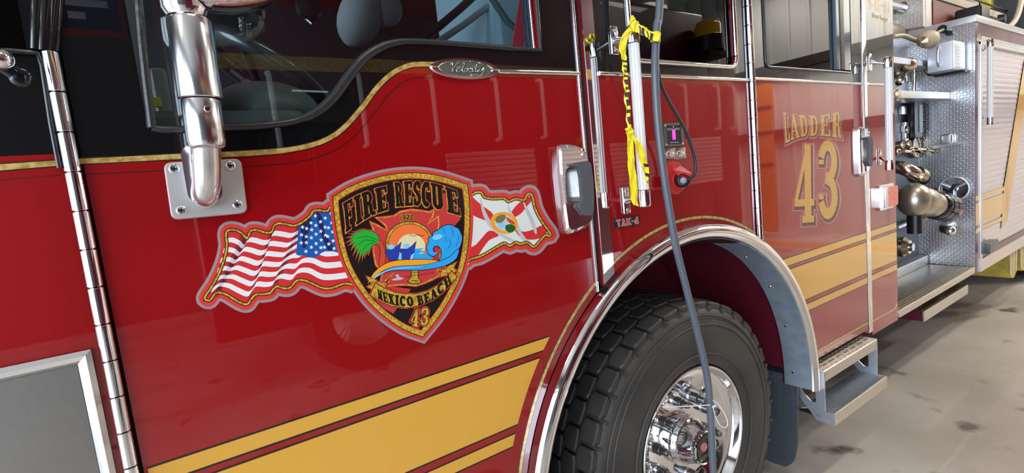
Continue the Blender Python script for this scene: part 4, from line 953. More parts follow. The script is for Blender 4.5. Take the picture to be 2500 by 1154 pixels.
A.fill(Dp([(1075, 360), (1110, 335), (1140, 345), (1120, 380), (1085, 385)]), K('olive'), 11.5, 3); A.fill(Dp([(1140, 400), (1180, 395), (1200, 420), (1170, 445), (1140, 430)]), K('darkgreen'), 11.6, 3); A.fill(Dp([(1140, 350), (1180, 370), (1195, 395), (1160, 385)]), K('trunk'), 11.7, 3); A.fill(Dp([(1095, 390), (1125, 385), (1135, 410), (1100, 415)]), K('aqua'), 11.8, 3)
A.build('state_seal', emb, solid=False)
for pth in (fl_rope, fr_rope): A = Art(); A.line(pth, 8.5, BLK, 10, smooth=3); A.line(pth, 4.6, GOLDR, 11, smooth=3); A.build('rope_border', emb, solid=False)
# shield field
A = Art(); A.fill(shield, BLK, 13)
A.fill(Dp([(690, 320), (760, 200), (850, 330), (862, 362), (812, 420), (700, 470), (640, 400)]), K('rose'), 13.5); A.fill(Dp([(335, 870), (400, 770), (560, 790), (450, 940)]), K('rose'), 13.5)
A.build('shield_field', emb, solid=False)
A = Art(); A.line(shield, 15.5, BLK, 14, closed=True); A.line(shield, 12, GOLDR, 15, closed=True); A.line([tuple(Vector(p)*.962+Vector(Dp([(510, 560)])[0])*.038) for p in shield], 1.6, K('trunk'), 15.6, closed=True); A.build('gold_shield_rim', emb, solid=False)
# maltese cross
mal = Dp([(312, 382), (350, 400), (418, 437), (402, 398), (348, 355), (400, 352), (455, 345), (495, 318), (560, 306), (620, 312), (672, 322), (700, 306), (692, 345), (664, 392), (726, 346), (728, 400), (722, 440), (740, 520), (735, 600), (760, 650), (815, 700), (770, 690), (715, 660), (735, 705), (690, 730), (640, 752), (590, 768), (520, 762), (470, 765), (405, 772), (455, 690), (395, 745), (375, 745), (385, 690), (345, 640), (330, 560), (335, 480), (328, 420)])
A = Art(); A.line(mal, 7, K('coral'), 15.2, closed=True); A.fill(mal, K('rose'), 16); A.line(mal, 3, GOLDR, 17, closed=True); A.build('maltese_cross', emb, solid=False)
A = Art(); c = Dp([(550, 510)])[0]
A.disc(c, 59, 54, BLK, 18, 44); A.disc(c, 57.5, 52.5, GOLDR, 19, 44); A.disc(c, 52, 47, BLK, 20, 44); A.disc(c, 51, 46, K('orange'), 21, 44); c2 = Dp([(560, 530)])[0]; A.disc(c2, 34, 31, K('cream'), 22, 36)
A.fill(Dp([(565, 545), (640, 540), (610, 556), (655, 556), (600, 575), (670, 570), (690, 600), (700, 625), (560, 620)]), K('sky'), 23)
for P_ in ([(545, 463), (560, 458), (575, 468), (592, 458), (606, 460)], [(600, 462), (612, 458), (618, 470), (628, 462), (640, 464)]): A.line(Dp(P_), 1.1, BLK, 24, smooth=3)
A.build('sunset_disc', emb, solid=False)
A = Art()
for P_ in ([(393, 550), (440, 548), (470, 530), (498, 503), (488, 550), (478, 608), (424, 615), (412, 580)], [(484, 545), (530, 545), (560, 530), (590, 498), (578, 550), (572, 602), (505, 612), (498, 575)]):
    A.line(Dp(P_), 1.6, BLK, 24.5, closed=True); A.fill(Dp(P_), K('royal'), 25)
for x, y in ((437, 532), (529, 528)): c = Dp([(x, y)])[0]; A.disc(c, 8.2, 6.5, K('aqua'), 24.8, 22)
for P_ in ([(487, 575), (500, 570), (500, 610), (478, 610)], [(560, 580), (578, 570), (570, 605), (550, 608)]): A.fill(Dp(P_), K('aqua'), 25.5)
A.build('beach_cabanas', emb, solid=False)
# palm
A = Art()
palm = [(358, 508), (362, 480), (345, 450), (315, 435), (290, 432), (265, 428), (235, 432), (262, 438), (205, 440), (238, 448), (185, 452), (222, 458), (168, 475), (210, 472), (165, 505), (208, 488), (180, 520), (215, 502), (195, 545), (228, 515), (205, 580), (238, 530), (222, 600), (250, 545), (236, 625), (262, 555), (258, 610), (275, 558), (275, 590), (290, 555), (298, 572), (308, 540), (328, 520), (345, 512)]
A.line(Dp(palm), 6.5, K('coral'), 25.5, closed=True); A.line(Dp(palm), 2.2, BLK, 26, closed=True); A.fill(Dp(palm), K('green'), 27)
for P_ in ([(350, 490), (290, 470), (230, 478)], [(345, 500), (280, 490), (235, 520)], [(340, 505), (290, 520), (262, 560)]): A.line(Dp(P_), 1.3, K('darkgreen'), 28, smooth=3)
tr = [(345, 500), (375, 498), (388, 520), (398, 560), (400, 610), (392, 650), (368, 670), (362, 640), (368, 600), (372, 560), (362, 520)]
A.line(Dp(tr), 2, BLK, 25, closed=True); A.fill(Dp(tr), K('trunk'), 26, 3); A.build('palm_tree', emb, solid=False)
# wave and sweep
A = Art()
wave = [(655, 520), (668, 500), (665, 478), (690, 465), (695, 445), (725, 430), (745, 412), (775, 400), (800, 398), (825, 412), (845, 420), (862, 450), (870, 480), (860, 520), (845, 555), (815, 600), (770, 635), (715, 655), (660, 665), (700, 640), (735, 610), (745, 570), (738, 540), (718, 525), (700, 530), (690, 548), (700, 565), (718, 560), (712, 580), (690, 588), (665, 575), (655, 548)]
A.line(Dp(wave), 3.2, BLK, 28, closed=True, smooth=2); A.fill(Dp(wave), K('sky'), 29, 2)
A.fill(Dp([(690, 470), (720, 455), (750, 460), (740, 480), (700, 490)]), K('aqua'), 29.5, 3); A.fill(Dp([(700, 540), (720, 535), (732, 560), (725, 590), (700, 612), (720, 580)]), K('flagred'), 29.5, 3)
for P_ in ([(745, 420), (760, 430), (762, 445)], [(800, 408), (815, 440), (812, 470)], [(850, 455), (845, 500), (830, 530)], [(795, 480), (798, 520), (780, 545)], [(770, 470), (772, 500)], [(840, 560), (815, 590), (780, 610)]): A.line(Dp(P_), 1.2, K('royal'), 30, smooth=3)
sw1 = [(292, 757), (330, 690), (385, 645), (440, 622), (520, 612), (600, 610), (690, 612), (720, 620), (640, 640), (540, 645), (450, 652), (380, 680), (330, 718)]
sw2 = [(292, 757), (335, 712), (385, 682), (450, 655), (540, 648), (640, 643), (735, 618), (800, 590), (850, 540), (835, 600), (790, 635), (720, 658), (620, 672), (520, 672), (440, 675), (370, 700)]
A.line(Dp(sw1), 2.6, BLK, 30.2, closed=True, smooth=2); A.line(Dp(sw2), 2.6, BLK, 30.2, closed=True, smooth=2)
A.fill(Dp(sw1), K('amber'), 31, 2); A.fill(Dp(sw2), K('sky'), 32, 2)
A.fill(Dp([(310, 742), (350, 702), (400, 680), (460, 662), (560, 654), (640, 650), (560, 660), (460, 668), (400, 686), (345, 718)]), K('aqua'), 33, 2)
A.build('wave_sweep', emb, solid=False)
# horn, hook and pole
A = Art(); A.line(Dp([(455, 728), (700, 690)]), 3.4, BLK, 17.5); A.line(Dp([(455, 728), (700, 690)]), 1.8, K('rose'), 18)
A.fill(Dp([(480, 700), (462, 705), (470, 722), (445, 728), (450, 738), (500, 732), (515, 720), (490, 718)]), K('silver'), 18.5, 2)
bell = [(560, 672), (598, 672), (600, 700), (600, 720), (620, 745), (600, 755), (560, 755), (540, 742), (560, 715), (562, 700)]
A.line(Dp(bell), 3, BLK, 19, closed=True); A.fill(Dp(bell), GOLDR, 20)
for z in (690, 705, 738): A.line(Dp([(556, z), (606, z)]), 1.2, BLK, 21)
A.build('horn_and_hook', emb, solid=False)
# ribbon banner
A = Art()
rib = [(342, 752), (385, 782), (450, 808), (520, 820), (590, 820), (660, 802), (720, 770), (770, 728), (806, 682), (836, 715), (800, 760), (740, 818), (680, 860), (600, 892), (520, 903), (440, 892), (370, 862), (308, 826)]
for tail in ([(285, 712), (345, 735), (350, 755), (318, 790), (290, 775), (320, 755), (300, 740)], [(355, 745), (410, 755), (395, 790), (350, 770)], [(835, 625), (780, 655), (770, 690), (800, 690), (838, 680), (815, 660)], [(745, 672), (780, 665), (775, 705), (735, 715)]):
    A.line(Dp(tail), 4.5, K('coral'), 33, closed=True); A.line(Dp(tail), 2, BLK, 33.5, closed=True); A.fill(Dp(tail), GOLDR, 34)
A.line(Dp(rib), 6, K('coral'), 35, closed=True); A.line(Dp(rib), 2.6, BLK, 35.5, closed=True); A.fill(Dp(rib), GOLDR, 36); A.build('ribbon', emb, solid=False)
A = Art(); letters(A, 'MEXICO BEACH', Dp([(352, 788), (400, 812), (480, 830), (560, 835), (640, 820), (715, 775), (788, 702)]), Dp([(358, 850), (410, 872), (480, 890), (570, 893), (650, 875), (725, 828), (806, 752)]), [(BLK, 0.7, 38, (0, 0))], .07); A.build('town_lettering', emb, solid=False)
lays = [(K('coral'), 3.9, 16.4, (-.5, .8)), (GOLDR, 2.7, 17.4, (-.5, .8)), (BLK, 1.15, 22, (0, 0))]
A = Art(); letters(A, 'FIRE', Dp([(145, 268), (225, 222), (310, 188), (408, 162)]), Dp([(163, 440), (240, 385), (325, 335), (418, 303)]), lays, .07)
letters(A, 'RESCUE', Dp([(458, 142), (540, 133), (620, 133), (710, 148), (840, 190)]), Dp([(470, 284), (545, 278), (620, 280), (720, 300), (862, 340)]), lays, .07); A.build('headline_lettering', emb, solid=False)
A = Art(); letters(A, '1970', Dp([(492, 340), (530, 336), (575, 334)]), Dp([(494, 376), (530, 371), (576, 369)]), [(GOLDR, 1.2, 18, (0, 0)), (BLK, 0, 19, (0, 0))], .05); A.build('year_lettering', emb, solid=False)
A = Art(); ly = [(K('coral'), 4, 16, (0, 0)), (BLK, 2, 17, (0, 0)), (GOLDR, .3, 18, (0, 0))]
letters(A, '4', Dp([(560, 920), (612, 912)]), Dp([(553, 1010), (605, 1022)]), ly, 0, smooth=False); letters(A, '3', Dp([(618, 905), (672, 905)]), Dp([(610, 1008), (664, 1010)]), ly, 0, smooth=False); A.build('station_number', emb, solid=False)
# ================================================================== INSIDE THE CAB
A_, B2_ = q(505, 88, .55), q(798, 285, .55); cw = (A_+B2_)/2; sl = (B2_-A_).normalized(); rw = (B2_-A_).length/2
nrm = sl.cross(Vector((0, 1, 0))).normalized()
h = MB(); h.tube([cw+sl*rw*math.cos(t)+Vector((0, 1, 0))*rw*math.sin(t) for t in [2*PI*i/48 for i in range(48)]], .024, mat('wheel_rim_grip', (.05, .06, .07), .28, 0, .6), 14, closed=True); sw_ = h.build('steering_wheel', TR)
h = MB(); ax_ = -nrm if nrm.x > 0 else nrm; hubc = cw+ax_*.05
h.ball(hubc, .06, DARKI, 20, (1, 1, .5), nrm.to_track_quat('Z', 'Y').to_matrix())
for t in (0, 2.2, 4.1): h.tube([hubc, cw+sl*rw*math.cos(t)+Vector((0, 1, 0))*rw*math.sin(t)], .011, DARKI, 8)
h.tube([hubc, hubc+ax_*.4], .03, DARKI, 12); h.build('wheel_hub', sw_)
h = MB(); c = q(640, 292, .42); h.ball(c, .15, DASH, 32, (1.0, 1.5, .62)); h.box(-1.1, c.x+.06, c.y-.3, 2.3, 1.42, c.z-.02, DASH, .04); h.build('dashboard', TR)
h = MB(); c = q(655, 262, .3); h.tube(catmull([q(545, 232, .34), q(590, 218, .32), q(640, 240, .31), q(676, 252, .30), q(738, 232, .30)], 5), .006, mat('dash_trim', (.12, .2, .24), .25, .3), 8); h.build('dash_trim', TR)
h = MB(); a0, a1 = q(1150, 150, .75), q(1262, 0, .75); h.box(a0.x-.02, a1.x+.10, .5, 1.0, 1.75, 2.6, SEATM, .05); h.build('seat_back', TR)
h = MB(); h.box(.62, 1.1, .45, 1.05, 1.45, 1.62, DARKI, .05); h.box(.7, 1.0, .55, .95, 1.42, 1.46, DARKI); h.build('seat_cushion', TR)
h = MB(); b0, b1 = q(1262, 128, .14), q(1292, -60, .14); d_ = (b1-b0); w_ = Vector((.021, 0, 0)); h.add([b0-w_, b0+w_, b1+w_, b1-w_, b0-w_+Vector((0, .003, 0)), b0+w_+Vector((0, .003, 0)), b1+w_+Vector((0, .003, 0)), b1-w_+Vector((0, .003, 0))], [(0, 1, 2, 3), (4, 5, 6, 7), (0, 1, 5, 4), (1, 2, 6, 5), (2, 3, 7, 6), (3, 0, 4, 7)], BELT); h.build('seat_belt', TR)
h = MB(); h.tube([q(1010, 120, .5), q(1060, 75, .5), q(1125, 20, .5), q(1180, -30, .5)], .014, BLACKPL, 10); h.tube([q(1050, 115, .55), q(1130, 62, .55), q(1200, 10, .55)], .012, GREYI, 10); h.build('seat_arm', TR)
h = MB(); h.tube([q(1190, -20, .3), q(1240, 55, .3), q(1290, 95, .3), q(1340, 150, .3)], .011, mat('teal_hose', (.05, .11, .12), .4), 10); h.build('air_hose', TR)
h = MB(); h.ball(q(880, 40, .6), .09, GREYI, 20, (.8, .7, 1.25), Matrix.Rotation(.5, 3, 'Y')); h.ball(q(935, 20, .6), .07, GREYI, 20, (1.0, .6, .9)); h.build('headrest_cushion', TR)
h = MB(); c = q(752, 22, .45); h.lathe([(.0, -.02), (.03, -.02), (.036, 0), (.034, .02), (0, .03)], c, (0, -1, .2), BLACKPL, 24); h.tube([c+Vector((-.02, 0, -.02)), c+Vector((0, -.01, -.045)), c+Vector((.03, 0, -.03))], .005, STEEL, 8); h.build('headset', TR)
for x0_, y0_, y1_ in ((588, 42, 74), (606, 58, 100)):
    h = MB(); a_, b_ = q(x0_, y0_, .3), q(x0_+3, y1_, .3); P_ = []
    for i in range(90): t = i/89; v = a_+(b_-a_)*t; P_.append(v+Vector((math.cos(t*60)*.005, math.sin(t*60)*.005, 0)))
    h.tube(P_, .0014, STEEL, 6); h.build('coil_cord', TR)
h = MB(); a_, b_ = q(362, 168, .22), q(430, 312, .22); h.box(a_.x, b_.x, .2, .4, b_.z-.1, a_.z, mat('console_plastic', (.34, .38, .37), .5), .012); cns = h.build('door_console', TR)
h = MB(); a_, b_ = q(371, 236, .185), q(396, 260, .185); h.box(a_.x, b_.x, .188, .20, b_.z, a_.z, YEL, .003); h.build('console_tag', cns)
# ================================================================== PUMP PANEL, RUNNING BOARD AND BODY BEHIND THE CAB
PX0, PX1, PY = 3.33, 4.74, .33
PLATE_P = mat('tread_plate_panel', (.50, .50, .50), .34, 1, bump=('plate', 56, .8, (0, 2), .0035))
h = MB(); h.box(PX0, PX1, PY, PY+.04, .64, 1.93, PANELD, .003); pump = h.build('pump_panel', TR)
h = MB(); h.box(PX0, PX1, .335, 2.1, .55, .64, DARKI); h.box(PX0, PX1, .62, .66, 1.9, 2.45, DARKI); h.build('pump_frame', TR)
# end wall of the body: tread plate facing forward
h = MB(); h.prism([(.0, .60), (2.3, .60), (2.3, 2.352), (.0, 2.352)], PX1, PX1+.03, PLATE_F, 'x'); bodyend = h.build('body_end_wall', TR)
h = MB(); h.box(PX1-.012, 9.4, -.010, .4, 2.352, 2.398, ALU, .003); h.build('body_top_cap', TR)
h = MB(); h.box(PX1+.001, PX1+.095, -.0015, .03, .58, 2.352, MAROON, .001); h.build('body_corner_post', TR)
h = MB(); h.box(PX1+.095, 9.4, .0, .03, 2.262, 2.352, MAROON); h.box(PX1+.095, 9.4, .0, .03, .66, .70, MAROON); h.build('body_side_rail', TR)
h = MB(); h.box(PX1+.10, 9.4, -.012, .03, 2.205, 2.262, ALU, .003); h.box(PX1+.10, 9.4, -.016, 0, 2.228, 2.236, STEEL, .001); h.build('shutter_header', TR)
h = MB(); h.prism([(PX1+.09, .572), (9.4, .572), (9.4, .664), (PX1+.09, .664)], -.008, .03, ALU); h.build('body_skirt', TR)
sh_z0, sh_z1, sx0 = .70, 2.205, PX1+.16
h = MB(); nsl = 36; dz = (sh_z1-sh_z0)/nsl; pr_ = []
for k in range(nsl):
    z = sh_z0+k*dz; pr_ += [(z, .019), (z+dz*.06, .0150), (z+dz*.5, .0140), (z+dz*.93, .0150), (z+dz*.99, .019)]
vs = [(x, y, z) for z, y in pr_ for x in (sx0, 9.4)]
h.add(vs, [(2*i, 2*i+1, 2*i+3, 2*i+2) for i in range(len(pr_)-1)], SHUT); shut = h.build('roller_shutter', TR, solid=False)
for z1, z0 in ((Z_['a'], Z_['b']), (Z_['c'], Z_['d']), (Z_['e'], Z_['f'])):
    a = MB(); a.prism([(PX1+.004, z0), (5.62-(z1-1.1)*-.25 if z1 < 1.1 else 5.55, z0), (5.62, z1), (PX1+.004, z1)], .0095, .0105, STRIPE); a.box(PX1+.002, PX1+.095, -.0030, -.001, z0, z1, STRIPE); a.build('amber_stripe', shut)
a = MB(); a.prism([(5.45, .70+.1), (5.62, .86), (6.35, 2.16), (6.12, 2.16), (5.52, 1.14)], .0085, .0095, STRIPE); a.prism([(6.12, 1.80), (9.3, 1.80), (9.3, 2.16), (6.30, 2.16)], .0082, .0092, STRIPE); a.build('amber_sweep', shut)
h = MB(); h.box(PX1+.10, PX1+.135, -.010, .02, .66, 2.262, ALU, .003); h.box(PX1+.14, PX1+.158, -.004, .02, .66, 2.262, CHROME, .003); h.build('shutter_track', TR)
for k, (x, y) in enumerate(((2400, 585), )): 
    g = MB(); c = q(2404, 598, -.01); g.box(c.x-.05, c.x+.18, -.05, .01, c.z-.06, c.z+.02, mat('latch_grey', (.10, .11, .12), .3, .5), .01); g.build('shutter_latch', TR)
g1, g2 = q(2418, 95, -.06), q(2420, 300, -.06); grab('grab_rail', (g1.x+.02, -.055, g1.z), (g1.x+.02, -.055, g2.z-.01), TR, .0175, (PX1+.15, g1.z-.06), (PX1+.15, g2.z+.02))
g = MB(); g.box(PX1+.03, PX1+.09, -.012, 0, 2.22, 2.27, BRASS, .006); g.build('hinge_block', TR)
# instrument shelf
h = MB(); h.box(PX0, PX1-.005, .135, PY, 1.856, 1.902, ALU, .003); shelf = h.build('instrument_shelf', TR)
g = MB(); c = q(2194, 228, .13); g.lathe([(0, .012), (.03, .010), (.034, .0), (.04, 0)], (c.x, .135, 1.879), (0, -1, 0), BRASS, 24); g.build('shelf_fitting', shelf)
# running board
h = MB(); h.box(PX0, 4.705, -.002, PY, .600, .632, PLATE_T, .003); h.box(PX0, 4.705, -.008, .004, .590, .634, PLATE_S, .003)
rb = h.build('running_board', TR)
for r_ in range(3):
    g = MB()
    for k in range(58): g.box(PX0+.02+k*.0236, PX0+.029+k*.0236, .012+r_*.020, .018+r_*.020, .632, .636, mat('grip_bead', (.75, .68, .50), .3, 1) if 'grip_bead' not in MATS else MATS['grip_bead'])
    g.build('grip_row', rb, kind='stuff')
h = MB(); h.box(PX0, PX1-.02, .27, PY+.02, .632, .70, PLATE_S, .004); h.build('board_kick_plate', TR)
h = MB(); h.box(4.04, 4.96, .10, .32, .372, .437, MAROON, .004); h.box(4.05, 4.965, .094, .106, .368, .441, PLATE_S, .003); h.box(4.05, 4.95, .106, .30, .4375, .4415, PLATE_T, .001); h.box(4.2, 4.3, .2, .3, .43, .60, MAROON); h.box(4.7, 4.8, .2, .3, .43, .60, MAROON); h.build('body_lower_step', TR)
# gauges and controls on the panel
def pp(x, y, Y=PY): return q(x, y, Y)
def gauge(x, y, r, ring=STEEL, face=None, dpt=.03, nm='gauge'):
    c = pp(x, y); g = MB(); g.lathe([(r, 0), (r, dpt*.8), (r*.9, dpt), (r*.82, dpt), (r*.8, dpt*.7), (0, dpt*.7)], c, (0, -1, 0), ring, 28); o = g.build(nm, pump)
    g = MB(); g.lathe([(r*.78, dpt*.72), (0, dpt*.72)], c, (0, -1, 0), face or K('cream'), 24, smooth=False); g.build('gauge_face', o) if False else g.build('gauge_face', pump, solid=False)
for x, y, r in ((2227, 359, .082), (2194, 355, .032), (2210, 353, .032), (2205, 318, .026)): gauge(x, y, r, BRASS)
g = MB()
for x, y, w_, hh in ((2200, 270, .10, .06), (2206, 322, .075, .14), (2223, 325, .05, .02), (2202, 315, .05, .05)):
    c = pp(x, y); g.box(c.x-w_/2, c.x+w_/2, PY-.02, PY, c.z-hh/2, c.z+hh/2, STEEL, .004)
g.build('control_plate', pump)
g = MB(); c = pp(2224, 292); g.box(c.x-.09, c.x+.07, PY-.05, PY, c.z-.14, c.z+.14, BLACKPL, .01); g.box(c.x-.01, c.x+.05, PY-.056, PY-.048, c.z-.10, c.z+.10, mat('pale_display', (.32, .34, .28), .3)); g.build('control_screen', pump)
g = MB()
for k in range(5): c = pp(2240, 281+k*12); g.ball((c.x, PY-.006, c.z), .012, STEEL, 12)
g.build('bolt_row', pump)
# valve handles row
for x, y, x2 in ((2190, 370, 2212), (2222, 365, 2248), (2248, 367, 2276)):
    a_, b_ = pp(x, y, .25), pp(x2, y+1, .25); g = MB(); g.tube([Vector((a_.x, .30, a_.z)), Vector((a_.x, .24, a_.z)), Vector((a_.x+.02, .22, a_.z)), Vector((min(b_.x, 4.70), .22, b_.z))], .011, BRASS, 10); g.ball((min(b_.x, 4.70), .22, b_.z), .02, BRASS, 14); g.ball((a_.x, .25, a_.z), .024, BRASS, 14); g.build('valve_handle', TR)
# discharge elbow with hose coupling
g = MB(); E1 = [pp(2187, 407, .28), pp(2203, 410, .24), pp(2222, 418, .20), pp(2240, 428, .18)]
g.tube(catmull(E1, 5), [.045]*16, mat('plated_pipe', (.74, .66, .58), .16, 1), 24); e_ = E1[-1]; d_ = (E1[-1]-E1[-2]).normalized(); g.cyl(e_-d_*.02, e_+d_*.03, .058, BRASS, 24); g.cyl(e_+d_*.03, e_+d_*.06, .050, BLACKPL, 24); g.build('discharge_elbow', TR)
g = MB(); E2 = [pp(2180, 478, .26), pp(2205, 482, .20), pp(2225, 486, .16)]
g.tube(catmull(E2, 5), .052, MATS['plated_pipe'], 24); c = pp(2232, 488, .13); g.ball(c, .105, mat('valve_body', (.46, .41, .33), .32, .85), 32, (1, .9, 1.05)); 
d_ = (pp(2305, 505, .06)-pp(2235, 487, .12)); d_ = d_.normalized(); g.lathe([(.085, -.02), (.098, .03), (.098, .12), (.08, .17), (.085, .19), (.085, .22)], c, d_, MATS['valve_body'], 36); g.cyl(c+Vector((.0, .0, -.08)), c+Vector((0, 0, -.22)), .042, BLACKPL, 20); g.build('discharge_valve', TR)
CAPM = mat('black_anodised_cap', (.012, .014, .035), .18, .6, .6)
g = MB(); g.lathe([(.0, .0), (.088, .0), (.094, .01), (.094, .055), (.089, .06), (.095, .066), (.095, .11), (.09, .115), (.095, .12), (.095, .17), (.08, .185), (0, .19)], c+d_*.215, d_, CAPM, 40)
for k in range(3): a_ = 2*PI*k/3+.6; u_ = d_.orthogonal().normalized(); w_ = d_.cross(u_); o_ = (u_*math.cos(a_)+w_*math.sin(a_)); g.cyl(c+d_*.31+o_*.09, c+d_*.31+o_*.125, .018, MATS['valve_body'], 14)
g.build('hose_cap', TR)
g = MB(); a_, b_ = qx(2308, 553, 4.70), qx(2335, 563, 4.70); g.tube([Vector((4.74, a_.y, a_.z)), Vector((4.66, a_.y, a_.z)), Vector((4.60, a_.y-.02, a_.z-.005)), Vector((4.57, a_.y-.06, a_.z-.01))], .030, MATS['plated_pipe'], 20); g.ball((4.57, a_.y-.06, a_.z-.01), .036, CHROME, 20); g.build('drain_fitting', TR)
g = MB(); c = qx(2207, 565, 4.5); c = pp(2202, 602, .33); g.lathe([(.075, 0), (.075, .02), (.05, .05), (.03, .05), (.03, .07), (0, .07)], c, (0, -1, 0), BRASS, 24); g.build('lower_port', TR)
g = MB(); a_, b_ = pp(2190, 556, .3), pp(2232, 538, .3); g.tube([a_, b_], .014, ALU, 10); g.build('panel_brace', TR)
# hand crank and plate on the end wall
c = qx(2331, 460, PX1); g = MB(); rr = .086
g.tube([Vector((PX1-.025, c.y+rr*math.cos(t), c.z+rr*math.sin(t))) for t in [2*PI*i/40 for i in range(40)]], .007, ALUM_L, 10, closed=True)
for t in (.5, 2.6, 4.7): g.tube([Vector((PX1-.025, c.y, c.z)), Vector((PX1-.025, c.y+rr*math.cos(t), c.z+rr*math.sin(t)))], .008, ALUM_L, 8)
g.lathe([(0, .03), (.02, .03), (.024, 0)], (PX1, c.y, c.z), (-1, 0, 0), STEEL, 20); g.lathe([(rr, .006), (0, .008)], (PX1, c.y, c.z), (-1, 0, 0), STEEL, 40); g.build('hand_wheel', TR)
g = MB(); g.tube([Vector((PX1-.04, c.y-.01, c.z+.03)), Vector((PX1-.06, c.y, c.z-.0)), Vector((PX1-.06, c.y+.035, c.z-.03)), Vector((PX1-.06, c.y+.10, c.z+.01)), Vector((PX1-.09, c.y+.11, c.z+.0))], .012, BLACKPL, 10); g.build('crank_arm', TR)
c = qx(2315, 352, PX1); g = MB(); g.prism([(c.y-.095, c.z+.012), (c.y+.10, c.z-.006), (c.y+.03, c.z-.022), (c.y-.07, c.z-.006)], PX1-.16, PX1, ALU, 'x'); g.box(PX1-.05, PX1, c.y-.035, c.y+.035, c.z, c.z+.075, ALU, .02); g.build('tool_hanger', TR)
# junction box on the end wall
g = MB(); bx_ = 4.46; a1_ = q(2333, 96, .046); g.box(bx_, PX1-.03, .046, .185, 2.035, 2.225, PLATE_S if False else ALUM_L, .006); jb = g.build('junction_box', TR)
g = MB(); g.box(bx_+.02, PX1-.05, .040, .047, 2.045, 2.20, mat('bright_tread_plate', (.82, .84, .86), .3, 1, bump=('plate', 46, .9, (0, 2), .0035)), .001); g.build('box_lid', jb)
g = MB(); yy_ = .12; g.tube(catmull([Vector((bx_, yy_, 2.20)), Vector((bx_-.018, yy_, 2.17)), Vector((bx_-.02, yy_, 2.10)), Vector((bx_, yy_, 2.07))], 4), .009, ALUM_L, 10); g.build('box_handle', jb)
g = MB(); g.box(PX1-.014, PX1, .012, .05, 2.03, 2.21, ALUM_L, .004); g.box(PX1-.1, PX1-.03, .03, .2, 2.02, 2.036, BLACKPL); g.build('box_bracket', jb)
# hoses, tank and fittings over the pump
g = MB(); g.ball(qx(2266, 96, 4.42), .062, CREAMP, 24, (1.25, 1, .95)); g.tube(catmull([qx(2278, 88, 4.46), qx(2292, 78, 4.6), qx(2304, 72, 4.70)], 4), .010, CREAMP, 10); g.lathe([(.0, 0), (.03, 0), (.035, .03), (0, .05)], qx(2258, 100, 4.36), (-1, .2, -.2), BRASS, 18); g.build('pull_knob', TR)
g = MB(); g.tube(catmull([pp(2180, 90, .33), pp(2205, 87, .32), pp(2228, 96, .30), pp(2252, 104, .28)], 5), .016, CREAMP, 12); g.build('fill_hose', TR)
g = MB(); g.cyl(qx(2306, 72, 4.735)+Vector((0, 0, 0)), qx(2306, 72, 4.735)+Vector((-.05, 0, 0)), .028, BLACKPL, 20); g.box(PX1-.04, PX1, qx(2330, 80, PX1).y, qx(2312, 80, PX1).y, 2.30, 2.325, BLACKPL, .006); g.build('hose_guide', TR)
g = MB(); a_ = pp(2183, 75, .40); g.cyl(Vector((3.4, .46, a_.z)), Vector((4.72, .46, a_.z)), .075, PINKP, 28); g.lathe([(0, .02), (.08, .02), (.09, 0), (.09, -.03)], (4.33, .44, a_.z), (-1, 0, 0), ALU, 28); g.build('foam_tank', TR)
g = MB(); g.box(3.4, 4.72, .20, .6, 2.09, 2.13, ALU, .004); c = q(2222, 113, .22); g.ball((c.x, .24, 2.10), .06, BRASS, 18, (1.3, 1, .8)); g.ball((c.x+.42, .22, 2.08), .05, BRASS, 18); g.build('upper_shelf', TR)
g = MB(); g.cyl((PX1-.10, .315, 1.905), (PX1-.10, .315, 2.09), .014, CHROME, 14); g.build('shelf_post', TR)
for x, y, r in ((2196, 178, .055), (2190, 196, .04), (2202, 160, .03)):
    c = q(x, y, .36); g = MB(); g.lathe([(r, 0), (r, .02), (r*.8, .035), (r*.3, .04), (0, .05)], c, (0, -1, 0), BRASS, 22); g.build('brass_valve', TR)
g = MB(); c = q(2213, 178, .36); g.cyl(c+Vector((0, 0, -.06)), c+Vector((0, 0, .06)), .02, BRASS, 14); g.build('brass_lever', TR)
g = MB(); g.box(PX0, PX1, .38, .40, 1.93, 2.35, PLATE_P); g.build('upper_back_plate', TR)
# deck above: tread-plate bulkhead, rail, red compartment, turntable bits
def dk(x, y, X_): return qx(x, y, X_)
g = MB(); b_ = [dk(2170, 20, 4.72), dk(2262, -14, 4.72), dk(2262, 68, 4.72), dk(2252, 66, 4.72), dk(2176, 42, 4.72)]
g.prism([(.60, 2.44), (.275, 2.40), (.275, 2.70), (.60, 2.70)], 4.70, 4.74, mat('pale_tread_plate', (.66, .62, .58), .42, .8, bump=('plate', 44, .6, (1, 2), .003)), 'x'); g.build('deck_bulkhead', TR)
g = MB(); g.box(3.5, 4.70, .44, .60, 2.44, 2.62, MATS['pale_tread_plate'], .004); g.box(3.5, 4.70, .44, .60, 2.41, 2.44, MAROON); g.build('deck_box', TR)
g = MB(); a_, b_ = q(2176, 10, .40), q(2238, 28, .40); g.cyl(Vector((3.6, .40, b_.z)), Vector((4.69, .40, b_.z)), .026, STEEL, 20); g.lathe([(0, .012), (.04, .012), (.045, 0)], (4.70, .40, b_.z), (-1, 0, 0), STEEL, 20); g.build('deck_grab_bar', TR)
g = MB(); g.prism([(4.74, 2.398), (8.6, 2.398), (8.6, 2.66), (4.74, 2.66)], .27, .75, MATS['pale_tread_plate'], 'y'); fr_ = g.build('deck_compartment', TR)
g = MB(); g.box(4.86, 8.4, .262, .271, 2.425, 2.60, mat('compartment_red', (.17, .018, .014), .45)); g.build('compartment_door', fr_)
g = MB(); g.box(4.74, 8.6, .255, .275, 2.612, 2.672, PINKP, .004); g.tube([Vector((4.8, .25, 2.70)), Vector((8.5, .25, 2.70))], .009, BLACKPL, 8); g.build('compartment_rail', fr_)
